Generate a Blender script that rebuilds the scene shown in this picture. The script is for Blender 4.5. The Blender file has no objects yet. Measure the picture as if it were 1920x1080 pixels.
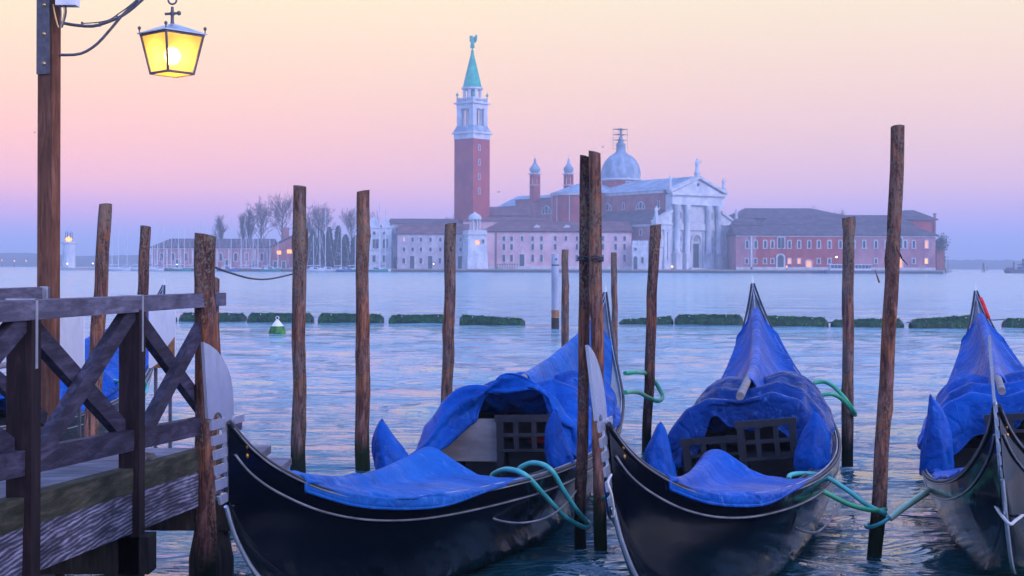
import bpy, math, random
import numpy as np
from mathutils import Vector, Matrix, noise as mnoise
C = bpy.context.scene.collection
SC = bpy.context.scene
R = math.radians
PI = math.pi
# ---------------------------------------------------------------- camera
FPX, HZ, CAMH, ROLL = 2600.0, 499.0, 2.1, 0.0031
cam_d = bpy.data.cameras.new('camera'); cam = bpy.data.objects.new('camera', cam_d); C.objects.link(cam)
cam_d.sensor_width = 36; cam_d.lens = FPX/1920*36
cam_d.shift_y = -(540-HZ)/1920
cam_d.clip_start = .1; cam_d.clip_end = 30000
cam.matrix_world = Matrix.Translation((0, 0, CAMH)) @ Matrix.Rotation(PI/2, 4, 'X') @ Matrix.Rotation(ROLL, 4, 'Z')
cam_d.dof.use_dof = True; cam_d.dof.focus_distance = 9.5; cam_d.dof.aperture_fstop = 13
SC.camera = cam
# ---------------------------------------------------------------- world: dusk sky, glow low in front, blue overhead and behind
w = bpy.data.worlds.new('World'); SC.world = w; w.use_nodes = True
nt = w.node_tree; N = nt.nodes; L = nt.links; N.clear()
out = N.new('ShaderNodeOutputWorld')
tc = N.new('ShaderNodeTexCoord'); sep = N.new('ShaderNodeSeparateXYZ'); L.new(tc.outputs['Generated'], sep.inputs[0])
def ramp(nodes, stops, interp='LINEAR'):
    r = nodes.new('ShaderNodeValToRGB'); r.color_ramp.interpolation = interp
    e = r.color_ramp.elements
    while len(e) > 1: e.remove(e[-1])
    e[0].position = stops[0][0]; e[0].color = (*stops[0][1], 1)
    for p, c in stops[1:]:
        k = e.new(p); k.color = (*c, 1)
    return r
def lin(r, g, b):
    f = lambda v: ((v/255+.055)/1.055)**2.4 if v > 10 else v/255/12.92
    return (f(r), f(g), f(b))
SKS = 2.6
def sc(stops): return [(p, tuple(x/SKS for x in c)) for p, c in stops]
UP = [(.26, (.86, .78, .78)), (.34, (.74, .78, 1.12)), (.48, (.50, .76, 1.55)), (.75, (.36, .60, 1.55)), (1.0, (.34, .58, 1.5))]
SKY_FRONT = [(0.0, (.44, .42, .88)), (.03, (.92, .40, .70)), (.055, (1.06, .52, .42)), (.085, (1.0, .56, .38)), (.125, (.98, .62, .37)), (.19, (.94, .74, .40))]+UP
SKY_LEFT = [(0.0, (.54, .42, .82)), (.03, (1.4, .38, .52)), (.055, (1.62, .58, .26)), (.085, (1.40, .60, .24)), (.125, (1.22, .68, .28)), (.19, (1.08, .82, .38))]+UP
SKY_BACK = [(0.0, (.50, .66, 1.45)), (.15, (.44, .64, 1.5)), (.5, (.36, .60, 1.55)), (1.0, (.34, .58, 1.5))]
rf, rl, rb = ramp(N, sc(SKY_FRONT)), ramp(N, sc(SKY_LEFT)), ramp(N, sc(SKY_BACK))
for r_ in (rf, rl, rb): L.new(sep.outputs['Z'], r_.inputs[0])
ax = N.new('ShaderNodeMapRange'); ax.interpolation_type = 'SMOOTHSTEP'
ax.inputs[1].default_value = .28; ax.inputs[2].default_value = -.42; L.new(sep.outputs['X'], ax.inputs[0])
m1 = N.new('ShaderNodeMix'); m1.data_type = 'RGBA'; L.new(ax.outputs[0], m1.inputs[0]); L.new(rf.outputs[0], m1.inputs[6]); L.new(rl.outputs[0], m1.inputs[7])
ay = N.new('ShaderNodeMapRange'); ay.interpolation_type = 'SMOOTHSTEP'
ay.inputs[1].default_value = .72; ay.inputs[2].default_value = -.35; L.new(sep.outputs['Y'], ay.inputs[0])
m2 = N.new('ShaderNodeMix'); m2.data_type = 'RGBA'; L.new(ay.outputs[0], m2.inputs[0]); L.new(m1.outputs[2], m2.inputs[6]); L.new(rb.outputs[0], m2.inputs[7])
bg = N.new('ShaderNodeBackground'); L.new(m2.outputs[2], bg.inputs[0]); bg.inputs[1].default_value = SKS
sky = N.new('ShaderNodeTexSky'); sky.sky_type = 'NISHITA'; sky.sun_disc = False; sky.sun_elevation = R(2.0); sky.sun_rotation = R(-115)
bg2 = N.new('ShaderNodeBackground'); L.new(sky.outputs[0], bg2.inputs[0]); bg2.inputs[1].default_value = .05
add = N.new('ShaderNodeAddShader'); L.new(bg.outputs[0], add.inputs[0]); L.new(bg2.outputs[0], add.inputs[1]); L.new(add.outputs[0], out.inputs[0])
# weak soft light of the dusk glow, from the right and a little behind the camera
sd = bpy.data.lights.new('sun', 'SUN'); sun = bpy.data.objects.new('sun', sd); C.objects.link(sun)
sd.energy = 2.0; sd.angle = R(35); sd.color = (.86, .74, 1.0)
sun.rotation_euler = Vector((-.8, .62, -.42)).to_track_quat('-Z', 'Y').to_euler()
SC.view_settings.view_transform = 'Standard'; SC.view_settings.look = 'None'
SC.view_settings.exposure = .30; SC.view_settings.gamma = 1

# ---------------------------------------------------------------- helpers
def at(px, py, Y):
    u = (px-960)/FPX; v = (HZ-py)/FPX
    return Vector((Y*(u*math.cos(ROLL)-v*math.sin(ROLL)), Y, CAMH+Y*(u*math.sin(ROLL)+v*math.cos(ROLL))))
def crom(P, t):
    P = np.asarray(P, float); n = len(P)-1; t = np.clip(np.asarray(t, float), 0, 1)*n
    i = np.clip(np.floor(t).astype(int), 0, n-1); f = (t-i)[..., None] if P.ndim > 1 else t-i
    g = lambda k: P[np.clip(k, 0, n)]
    p0, p1, p2, p3 = g(i-1), g(i), g(i+1), g(i+2)
    return .5*((2*p1)+(-p0+p2)*f+(2*p0-5*p1+4*p2-p3)*f*f+(-p0+3*p1-3*p2+p3)*f**3)
class MB:
    def __init__(s): s.v = []; s.f = []; s.sm = []
    def add(s, vs, fs, smooth=False, M=None):
        b = len(s.v)
        for p in vs:
            s.v.append(tuple(M @ Vector(p)) if M is not None else tuple(p))
        for q in fs: s.f.append(tuple(b+i for i in q)); s.sm.append(smooth)
        return s
    def box(s, x0, x1, y0, y1, z0, z1, M=None):
        vs = [(x, y, z) for z in (z0, z1) for y in (y0, y1) for x in (x0, x1)]
        return s.add(vs, [(0,2,3,1), (4,5,7,6), (0,1,5,4), (2,6,7,3), (0,4,6,2), (1,3,7,5)], False, M)
    def beam(s, a, b, w, h, up=(0,0,1), M=None):
        a = Vector(a); b = Vector(b); d = b-a; l = d.length; d.normalize()
        x = d.cross(Vector(up)).normalized(); z = x.cross(d)
        T = Matrix(((x.x, d.x, z.x, a.x), (x.y, d.y, z.y, a.y), (x.z, d.z, z.z, a.z), (0,0,0,1)))
        if M is not None: T = M @ T
        return s.box(-w/2, w/2, 0, l, -h/2, h/2, T)
    def tube(s, pts, r, n=8, cap=True, M=None, smooth=True):
        pts = [Vector(p) for p in pts]; m = len(pts)
        rs = r if hasattr(r, '__len__') else [r]*m
        vs = []; ref = None
        for i, p in enumerate(pts):
            d = (pts[min(i+1, m-1)]-pts[max(i-1, 0)])
            d = d.normalized() if d.length > 1e-9 else Vector((0,0,1))
            if ref is None: ref = Vector((1,0,0)) if abs(d.x) < .9 else Vector((0,1,0))
            x = (ref-d*ref.dot(d)).normalized(); y = d.cross(x); ref = x
            for k in range(n):
                a = 2*PI*k/n; vs.append(p+x*(math.cos(a)*rs[i])+y*(math.sin(a)*rs[i]))
        fs = [(i*n+k, i*n+(k+1) % n, (i+1)*n+(k+1) % n, (i+1)*n+k) for i in range(m-1) for k in range(n)]
        s.add(vs, fs, smooth, M)
        if cap:
            s.add(vs[:n], [tuple(range(n))[::-1]], False, M); s.add(vs[-n:], [tuple(range(n))], False, M)
        return s
    def lathe(s, prof, n=16, c=(0,0,0), M=None, smooth=True, ph=0):
        vs = [(c[0]+r*math.cos(2*PI*k/n+ph), c[1]+r*math.sin(2*PI*k/n+ph), c[2]+z) for r, z in prof for k in range(n)]
        fs = [(i*n+k, i*n+(k+1) % n, (i+1)*n+(k+1) % n, (i+1)*n+k) for i in range(len(prof)-1) for k in range(n)]
        s.add(vs, fs, smooth, M)
        if prof[0][0] > 1e-6: s.add(vs[:n], [tuple(range(n))[::-1]], False, M)
        if prof[-1][0] > 1e-6: s.add(vs[-n:], [tuple(range(n))], False, M)
        return s
    def prism(s, poly, ext, M=None):
        n = len(poly); e = Vector(ext)
        vs = [Vector(p) for p in poly]+[Vector(p)+e for p in poly]
        fs = [tuple(range(n)), tuple(range(2*n-1, n-1, -1))]+[(i, i+n, (i+1) % n+n, (i+1) % n) for i in range(n)]
        return s.add(vs, fs, False, M)
    def grid(s, P, smooth=True, M=None, closed=False):
        a, b = len(P), len(P[0])
        vs = [p for row in P for p in row]
        fs = [(i*b+j, i*b+j+1, (i+1)*b+j+1, (i+1)*b+j) for i in range(a-1) for j in range(b-1)]
        if closed: fs += [(i*b+b-1, i*b, (i+1)*b, (i+1)*b+b-1) for i in range(a-1)]
        return s.add(vs, fs, smooth, M)
    def build(s, name, mat, parent=None, local=False, fixn=True):
        me = bpy.data.meshes.new(name)
        vs = s.v
        if parent is not None and not local:
            inv = parent.matrix_basis.inverted() if parent.parent is None else (parent.parent.matrix_basis @ parent.matrix_basis).inverted()
            vs = [tuple(inv @ Vector(p)) for p in vs]
        me.from_pydata(vs, [], s.f); me.polygons.foreach_set('use_smooth', s.sm)
        me.materials.append(mat); me.validate()
        if fixn:
            import bmesh
            bm = bmesh.new(); bm.from_mesh(me); bmesh.ops.recalc_face_normals(bm, faces=bm.faces); bm.to_mesh(me); bm.free()
        me.update()
        o = bpy.data.objects.new(name, me); C.objects.link(o)
        if parent is not None: o.parent = parent
        return o
def tag(o, label=None, cat=None, group=None, kind=None):
    if label: o['label'] = label
    if cat: o['category'] = cat
    if group: o['group'] = group
    if kind: o['kind'] = kind
    return o
def thing(name, label, cat, loc=(0,0,0), rz=0, group=None):
    o = bpy.data.objects.new(name, None); C.objects.link(o); o.empty_display_size = .3
    o.matrix_basis = Matrix.Translation(Vector(loc)) @ Matrix.Rotation(rz, 4, 'Z')
    return tag(o, label, cat, group)
def single(mb, name, mat, label, cat, loc, group=None):
    o = mb.build(name, mat); loc = Vector(loc)
    o.data.transform(Matrix.Translation(-loc)); o.location = loc
    return tag(o, label, cat, group)
# ---------------------------------------------------------------- materials
def newmat(name):
    m = bpy.data.materials.new(name); m.use_nodes = True
    n = m.node_tree.nodes; l = m.node_tree.links
    return m, n, l, n['Principled BSDF']
def coords(n, l, scale, kind='Object'):
    t = n.new('ShaderNodeTexCoord'); mp = n.new('ShaderNodeMapping'); mp.inputs['Scale'].default_value = scale
    l.new(t.outputs[kind], mp.inputs[0]); return mp.outputs[0]
def nz(n, l, vec, scale, detail=5, rough=.55, dist=0):
    t = n.new('ShaderNodeTexNoise'); t.inputs['Scale'].default_value = scale; t.inputs['Detail'].default_value = detail
    t.inputs['Roughness'].default_value = rough; t.inputs['Distortion'].default_value = dist
    l.new(vec, t.inputs['Vector']); return t.outputs['Fac']
def bump(n, l, h, bs, strength, dist):
    b = n.new('ShaderNodeBump'); b.inputs['Strength'].default_value = strength; b.inputs['Distance'].default_value = dist
    l.new(h, b.inputs['Height']); l.new(b.outputs[0], bs.inputs['Normal']); return b
def mottled(name, c1, c2, scale=1.0, stretch=(1,1,1), rough=.8, bumpd=.01, bs=.5, spec=.3, lo=.35, hi=.68, metal=0, dist=0, detail=6):
    m, n, l, b = newmat(name)
    v = coords(n, l, stretch); f = nz(n, l, v, scale, detail, .6, dist)
    r = ramp(n, [(lo, c1), (hi, c2)]); l.new(f, r.inputs[0]); l.new(r.outputs[0], b.inputs['Base Color'])
    b.inputs['Roughness'].default_value = rough; b.inputs['Specular IOR Level'].default_value = spec; b.inputs['Metallic'].default_value = metal
    if bumpd: 
        f2 = nz(n, l, v, scale*3.1, 6, .65, dist); bump(n, l, f2, b, bs, bumpd)
    return m
def pole_mat(name, bark, wood, moss):
    m, n, l, b = newmat(name)
    v = coords(n, l, (1, 1, .14)); v2 = coords(n, l, (1, 1, .45))
    g = nz(n, l, v, 22, 7, .75, .8); patch = nz(n, l, v2, 5.2, 4, .6, 1.0)
    r1 = ramp(n, [(.36, tuple(x*.22 for x in bark)), (.5, bark), (.66, tuple(min(1, x*2.6) for x in bark))]); l.new(g, r1.inputs[0])
    r2 = ramp(n, [(.38, tuple(x*.3 for x in wood)), (.54, wood), (.7, tuple(min(1, x*1.7) for x in wood))]); l.new(g, r2.inputs[0])
    pr = ramp(n, [(.50, (0,0,0)), (.57, (1,1,1))]); l.new(patch, pr.inputs[0])
    mx = n.new('ShaderNodeMix'); mx.data_type = 'RGBA'; l.new(pr.outputs[0], mx.inputs[0]); l.new(r1.outputs[0], mx.inputs[6]); l.new(r2.outputs[0], mx.inputs[7])
    # pale lichen specks
    v3 = coords(n, l, (1,1,.7)); sp = nz(n, l, v3, 60, 3, .6); lg = nz(n, l, v2, 2.1, 2)
    mm = n.new('ShaderNodeMath'); mm.operation = 'MULTIPLY'; l.new(sp, mm.inputs[0]); l.new(lg, mm.inputs[1])
    sr = ramp(n, [(.255, (0,0,0)), (.33, (1,1,1))]); l.new(mm.outputs[0], sr.inputs[0])
    mx0 = n.new('ShaderNodeMix'); mx0.data_type = 'RGBA'; l.new(sr.outputs[0], mx0.inputs[0]); l.new(mx.outputs[2], mx0.inputs[6]); mx0.inputs[7].default_value = (.20,.17,.12,1)
    # weed and wet band close to the water
    ge = n.new('ShaderNodeNewGeometry'); sx = n.new('ShaderNodeSeparateXYZ'); l.new(ge.outputs['Position'], sx.inputs[0])
    wv = nz(n, l, v3, 5, 4)
    ma = n.new('ShaderNodeMath'); ma.operation = 'MULTIPLY_ADD'; l.new(wv, ma.inputs[0]); ma.inputs[1].default_value = -.5; l.new(sx.outputs['Z'], ma.inputs[2])
    wr = n.new('ShaderNodeMapRange'); l.new(ma.outputs[0], wr.inputs[0]); wr.inputs[1].default_value = .16; wr.inputs[2].default_value = -.02
    mx2 = n.new('ShaderNodeMix'); mx2.data_type = 'RGBA'; l.new(wr.outputs[0], mx2.inputs[0]); l.new(mx0.outputs[2], mx2.inputs[6]); mx2.inputs[7].default_value = (*moss, 1)
    l.new(mx2.outputs[2], b.inputs['Base Color']); b.inputs['Roughness'].default_value = .85; b.inputs['Specular IOR Level'].default_value = .10
    bp = bump(n, l, g, b, 1.0, .03)
    return m
def wood_beam(name, c1, c2, axis='Y', rough=.7, figure=False):
    st = {'X': (.12,1,1), 'Y': (1,.12,1), 'Z': (1,1,.12)}[axis]
    m, n, l, b = newmat(name); v = coords(n, l, st)
    f = nz(n, l, v, 26, 7, .7, .5)
    big = nz(n, l, coords(n, l, (1,1,1)), 2.6, 3)
    r = ramp(n, [(.28, tuple(x*.5 for x in c1)), (.48, c1), (.7, c2)]); l.new(f, r.inputs[0])
    h = f
    if figure:
        wv = n.new('ShaderNodeTexWave'); wv.wave_type = 'RINGS'; wv.rings_direction = 'X'; wv.inputs['Scale'].default_value = 9
        wv.inputs['Distortion'].default_value = 5.5; wv.inputs['Detail'].default_value = 5; wv.inputs['Detail Scale'].default_value = 1.3
        l.new(coords(n, l, (1,.35,1.7)), wv.inputs[0])
        mk = n.new('ShaderNodeMath'); mk.operation = 'MULTIPLY_ADD'; l.new(wv.outputs['Fac'], mk.inputs[0]); mk.inputs[1].default_value = .20; l.new(f, mk.inputs[2])
        sb = n.new('ShaderNodeMath'); sb.operation = 'SUBTRACT'; l.new(mk.outputs[0], sb.inputs[0]); sb.inputs[1].default_value = .09
        l.new(sb.outputs[0], r.inputs[0]); h = sb.outputs[0]
    mr = n.new('ShaderNodeMapRange'); l.new(big, mr.inputs[0]); mr.inputs[1].default_value = .3; mr.inputs[2].default_value = .7; mr.inputs[3].default_value = .55; mr.inputs[4].default_value = 1.25
    vm = n.new('ShaderNodeVectorMath'); vm.operation = 'SCALE'; l.new(r.outputs[0], vm.inputs[0]); l.new(mr.outputs[0], vm.inputs['Scale'])
    l.new(vm.outputs[0], b.inputs['Base Color']); b.inputs['Roughness'].default_value = rough; b.inputs['Specular IOR Level'].default_value = .12
    bump(n, l, h, b, .7, .005)
    return m
M = {}
M['pole_a'] = pole_mat('pole bark brown', (.155,.072,.052), (.36,.145,.07), (.016,.030,.010))
M['pole_b'] = pole_mat('pole bark grey', (.125,.078,.064), (.28,.13,.075), (.014,.022,.012))
M['pole_c'] = pole_mat('pole bark dark', (.095,.045,.036), (.26,.10,.05), (.012,.02,.010))
M['pole_top'] = mottled('pole cut end', (.10,.06,.035), (.22,.14,.09), 18, rough=.9)
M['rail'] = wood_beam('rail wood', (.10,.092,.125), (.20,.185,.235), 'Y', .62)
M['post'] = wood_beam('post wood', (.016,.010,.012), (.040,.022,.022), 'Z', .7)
M['brace'] = wood_beam('brace wood', (.034,.029,.045), (.09,.08,.12), 'Y', .6)
M['fascia'] = wood_beam('weathered board', (.06,.058,.08), (.29,.28,.36), 'Y', .75, True)
M['curb'] = wood_beam('mossy curb wood', (.035,.038,.022), (.10,.085,.06), 'Y', .75)
M['deck'] = wood_beam('deck planks', (.16,.15,.17), (.30,.28,.31), 'X', .7)
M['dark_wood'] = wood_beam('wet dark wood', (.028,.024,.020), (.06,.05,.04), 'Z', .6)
M['lamp_post'] = wood_beam('lamp post wood', (.15,.062,.035), (.27,.12,.07), 'Z', .65)
M['steel'] = mottled('galvanised steel', (.42,.42,.42), (.62,.62,.62), 12, rough=.42, bumpd=0, metal=.85)
M['iron'] = mottled('painted iron', (.05,.05,.06), (.11,.11,.12), 20, rough=.45, bumpd=.002, spec=.5)
M['brass'] = mottled('brass bolt', (.45,.27,.10), (.65,.42,.18), 20, rough=.4, bumpd=0, metal=.7)
M['marker_paint'] = mottled('weathered grey paint', (.28,.31,.36), (.48,.50,.54), 3, (1,1,.3), rough=.6, bumpd=.003)
M['sign'] = mottled('weathered white board', (.50,.49,.47), (.74,.73,.71), 5, (1,1,.25), rough=.6, lo=.25, hi=.5)
M['rust'] = mottled('rusty edge', (.20,.08,.03), (.42,.22,.10), 9, rough=.9)
def paint(name, col, rough, coat=0):
    m, n, l, b = newmat(name); b.inputs['Base Color'].default_value = (*col, 1)
    f = nz(n, l, coords(n, l, (1,.4,1)), 9, 7, .7)
    mr = n.new('ShaderNodeMapRange'); l.new(f, mr.inputs[0]); mr.inputs[1].default_value = .3; mr.inputs[2].default_value = .75
    mr.inputs[3].default_value = rough*.6; mr.inputs[4].default_value = min(1, rough*2.2); l.new(mr.outputs[0], b.inputs['Roughness'])
    b.inputs['Coat Weight'].default_value = coat; b.inputs['Specular IOR Level'].default_value = .28; b.inputs['Coat Roughness'].default_value = .06
    f2 = nz(n, l, coords(n, l, (1,1,1)), 3.5, 3); bump(n, l, f2, b, .35, .015)
    return m
M['hull'] = paint('gloss black lacquer', (.001,.002,.005), .10, .0)
M['deckpaint'] = mottled('worn black deck paint', (.05,.055,.07), (.16,.17,.20), 7, (1,.3,1), rough=.33, spec=.6, bumpd=.003)
M['inner'] = mottled('dark interior paint', (.010,.010,.013), (.03,.03,.035), 6, rough=.5, spec=.4, bumpd=.002)
M['trim'] = mottled('bright worn edging', (.14,.15,.17), (.42,.42,.43), 9, (1,.3,1), rough=.35, metal=.5, bumpd=.001)
M['seatwood'] = mottled('faded bare seat board', (.16,.14,.13), (.30,.27,.25), 8, (.3,1,1), rough=.7, bumpd=.003)
M['ferro'] = mottled('polished bow iron', (.50,.52,.56), (.76,.77,.80), 6, (1,1,.4), rough=.24, metal=.75, bumpd=.001, spec=.6)
M['gold'] = mottled('gilt carving', (.16,.07,.02), (.55,.26,.05), 14, rough=.35, metal=.9, bumpd=.004)
M['rope'] = mottled('pale rope', (.40,.38,.34), (.62,.60,.55), 40, rough=.9, bumpd=.004)
M['cable'] = mottled('dark cable', (.03,.03,.035), (.06,.06,.065), 20, rough=.5, bumpd=0)
M['redcloth'] = mottled('red cloth', (.50,.010,.012), (.72,.03,.025), 8, rough=.8)
def hose(name, c1, c2):
    m, n, l, b = newmat(name); f = nz(n, l, coords(n, l, (1,1,1)), 8, 5)
    r = ramp(n, [(.35, c1), (.7, c2)]); l.new(f, r.inputs[0]); l.new(r.outputs[0], b.inputs['Base Color'])
    b.inputs['Roughness'].default_value = .4; return m
M['hose_teal'] = hose('teal hose', (.03,.30,.26), (.08,.46,.40))
M['hose_green'] = hose('green hose', (.02,.30,.12), (.05,.42,.20))
M['hose_pale'] = hose('faded green hose', (.34,.50,.28), (.52,.64,.42))
def tarp_mat(name, c1, c2, rough=.5):
    m, n, l, b = newmat(name)
    v = coords(n, l, (1,1,1)); f = nz(n, l, v, 2.2, 5, .6, .4)
    r = ramp(n, [(.3, tuple(x*.75 for x in c1)), (.5, tuple((x+y)/2 for x, y in zip(c1, c2))), (.7, c2)]); l.new(f, r.inputs[0])
    wet = nz(n, l, v, 1.1, 4, .6, .3)
    fk = nz(n, l, v, 19, 5, .7, .8); wear = nz(n, l, coords(n, l, (.6,1.6,1)), 3.1, 6, .7, 1.5)
    mm = n.new('ShaderNodeMath'); mm.operation = 'MULTIPLY'; l.new(fk, mm.inputs[0]); l.new(wear, mm.inputs[1])
    fr_ = ramp(n, [(.29, (0,0,0)), (.38, (.6,.6,.6))]); l.new(mm.outputs[0], fr_.inputs[0])
    mx = n.new('ShaderNodeMix'); mx.data_type = 'RGBA'; l.new(fr_.outputs[0], mx.inputs[0]); l.new(r.outputs[0], mx.inputs[6]); mx.inputs[7].default_value = (.07, .19, .46, 1); l.new(mx.outputs[2], b.inputs['Base Color'])
    mr = n.new('ShaderNodeMapRange'); l.new(wet, mr.inputs[0]); mr.inputs[1].default_value = .35; mr.inputs[2].default_value = .65; mr.inputs[3].default_value = rough*.6; mr.inputs[4].default_value = rough*1.3
    l.new(mr.outputs[0], b.inputs['Roughness']); b.inputs['Specular IOR Level'].default_value = .12
    f2 = nz(n, l, v, 5.5, 5, .55, 1.2); f3 = nz(n, l, v, 260, 2)
    ad = n.new('ShaderNodeMath'); ad.operation = 'MULTIPLY_ADD'; l.new(f3, ad.inputs[0]); ad.inputs[1].default_value = .03
    vo = n.new('ShaderNodeTexVoronoi'); vo.feature = 'DISTANCE_TO_EDGE'; vo.inputs['Scale'].default_value = 5.5; wv2 = nz(n, l, v, 3.5, 3)
    vmx = n.new('ShaderNodeMix'); vmx.data_type = 'VECTOR'; vmx.inputs[0].default_value = .25; l.new(v, vmx.inputs[4]); nn2 = n.new('ShaderNodeTexNoise'); nn2.inputs['Scale'].default_value = 3; l.new(v, nn2.inputs['Vector']); l.new(nn2.outputs['Color'], vmx.inputs[5]); l.new(vmx.outputs[1], vo.inputs['Vector'])
    cl_ = n.new('ShaderNodeMath'); cl_.operation = 'MINIMUM'; l.new(vo.outputs['Distance'], cl_.inputs[0]); cl_.inputs[1].default_value = .16
    sm = n.new('ShaderNodeMath'); sm.operation = 'MULTIPLY_ADD'; l.new(cl_.outputs[0], sm.inputs[0]); sm.inputs[1].default_value = 1.6; l.new(f2, sm.inputs[2]); l.new(sm.outputs[0], ad.inputs[2])
    bump(n, l, ad.outputs[0], b, .85, .03)
    return m
M['tarp'] = tarp_mat('blue tarpaulin', (.001,.050,.25), (.002,.090,.40))
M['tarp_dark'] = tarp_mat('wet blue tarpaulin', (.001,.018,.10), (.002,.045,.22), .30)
M['tarp_pale'] = tarp_mat('canvas blue cover', (.005,.075,.28), (.012,.12,.40), .65)
# ================================================================= WATER
def make_water():
    m, n, l, b = newmat('lagoon water')
    b.inputs['Roughness'].default_value = .09; b.inputs['IOR'].default_value = 1.7
    b.inputs['Specular IOR Level'].default_value = .6
    ge = n.new('ShaderNodeNewGeometry'); sx = n.new('ShaderNodeSeparateXYZ'); l.new(ge.outputs['Position'], sx.inputs[0])
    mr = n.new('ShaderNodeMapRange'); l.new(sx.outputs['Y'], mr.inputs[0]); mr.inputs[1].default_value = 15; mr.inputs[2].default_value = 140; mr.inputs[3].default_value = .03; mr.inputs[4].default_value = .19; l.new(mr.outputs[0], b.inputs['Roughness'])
    # murky water colour; dark shade near and reflected sky far are painted into it
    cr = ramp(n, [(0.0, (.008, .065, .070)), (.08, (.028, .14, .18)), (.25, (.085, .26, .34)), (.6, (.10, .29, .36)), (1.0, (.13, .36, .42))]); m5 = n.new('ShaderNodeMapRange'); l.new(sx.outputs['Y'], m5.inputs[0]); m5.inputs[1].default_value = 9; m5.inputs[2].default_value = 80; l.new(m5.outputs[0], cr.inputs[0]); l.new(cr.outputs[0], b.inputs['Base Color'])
    f1 = nz(n, l, coords(n, l, (.55, 1.6, 1)), 3.2, 4, .55, .5)
    f2 = nz(n, l, coords(n, l, (.7, 1.5, 1)), .55, 4, .6, .6)
    ad = n.new('ShaderNodeMath'); ad.operation = 'MULTIPLY_ADD'; l.new(f2, ad.inputs[0]); ad.inputs[1].default_value = 4.0; l.new(f1, ad.inputs[2])
    f3 = nz(n, l, coords(n, l, (.5, 1.3, 1)), .13, 3, .6, .5)
    ad3 = n.new('ShaderNodeMath'); ad3.operation = 'MULTIPLY_ADD'; l.new(f3, ad3.inputs[0]); ad3.inputs[1].default_value = 14; l.new(ad.outputs[0], ad3.inputs[2])
    bump(n, l, ad3.outputs[0], b, 1.0, .10)
    # one sheet: fine fan of rows near the moorings growing coarser out to the horizon
    nr, nc = 560, 620
    ys = np.concatenate([np.geomspace(4.2, 110, 430), np.geomspace(112, 7000, 130)])
    th = np.concatenate([np.linspace(-1.15, -.42, 40, endpoint=False), np.linspace(-.42, .42, 540), np.linspace(.42, 1.15, 41)[1:]])
    nc = len(th); nr = len(ys)
    Y, T = np.meshgrid(ys, np.tan(th), indexing='ij'); X = Y*T
    rng = np.random.RandomState(5); Z = np.zeros_like(X)
    wx = X+.35*np.sin(.7*Y+.4*X)+.2*np.sin(1.9*X-1.1*Y); wy = Y+.3*np.sin(.8*X+.5*Y)+.12*np.sin(2.3*X+1.7*Y)
    for i in range(90):
        lam = .14*(20**rng.rand()); k = 2*PI/lam; a = PI/2+rng.normal()*.55
        amp = .0021*lam**.85*(1.3 if lam > .9 else 1.25)
        fade = np.clip(1-(Y/ (lam*75)), 0, 1)
        Z += amp*fade*np.sin(k*(wx*math.cos(a)+wy*math.sin(a))+rng.rand()*6.28)
    # chop is stronger close to the jetty
    Z *= 1.0+.8*np.exp(-((Y-6)/6)**2)
    co = np.stack([X, Y, Z], -1).reshape(-1, 3).astype(np.float32)
    # rest of the plane behind the camera
    me = bpy.data.meshes.new('water')
    i = np.arange(nr-1)[:, None]*nc+np.arange(nc-1)[None, :]
    q = np.stack([i, i+1, i+nc+1, i+nc], -1).reshape(-1, 4).astype(np.int32)
    base = len(co); xl, xr = float(ys[0]*math.tan(-1.15)), float(ys[0]*math.tan(1.15))
    co = np.vstack([co, [[-15000, -60, 0], [15000, -60, 0], [-15000, 4.2, 0], [15000, 4.2, 0], [xl, 4.2, 0], [xr, 4.2, 0], [-15000, 7000, 0], [15000, 7000, 0], [X[-1, 0], 7000, 0], [X[-1, -1], 7000, 0]]]).astype(np.float32)
    q = np.vstack([q, [[base, base+1, base+3, base+2], [base+2, base+4, base+8, base+6], [base+5, base+3, base+7, base+9]]]).astype(np.int32)
    me.vertices.add(len(co)); me.vertices.foreach_set('co', co.ravel())
    me.loops.add(q.size); me.loops.foreach_set('vertex_index', q.ravel())
    me.polygons.add(len(q)); me.polygons.foreach_set('loop_start', np.arange(0, q.size, 4, dtype=np.int32))
    me.polygons.foreach_set('loop_total', np.full(len(q), 4, np.int32)); me.polygons.foreach_set('use_smooth', np.ones(len(q), bool))
    me.update(calc_edges=True); me.materials.append(m)
    o = bpy.data.objects.new('water', me); C.objects.link(o); o['kind'] = 'structure'
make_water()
# ================================================================= HAZE
hm = bpy.data.materials.new('haze'); hm.use_nodes = True; n = hm.node_tree.nodes; n.clear()
ho = n.new('ShaderNodeOutputMaterial'); hv = n.new('ShaderNodeVolumePrincipled'); hm.node_tree.links.new(hv.outputs[0], ho.inputs['Volume'])
hv.inputs['Color'].default_value = (.80, .89, 1.0, 1); hv.inputs['Density'].default_value = .0008; hv.inputs['Anisotropy'].default_value = 0
hz = MB().box(-16000, 16000, -70, 7200, -2.0, 92).build('haze', hm); tag(hz, kind='stuff')
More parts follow.
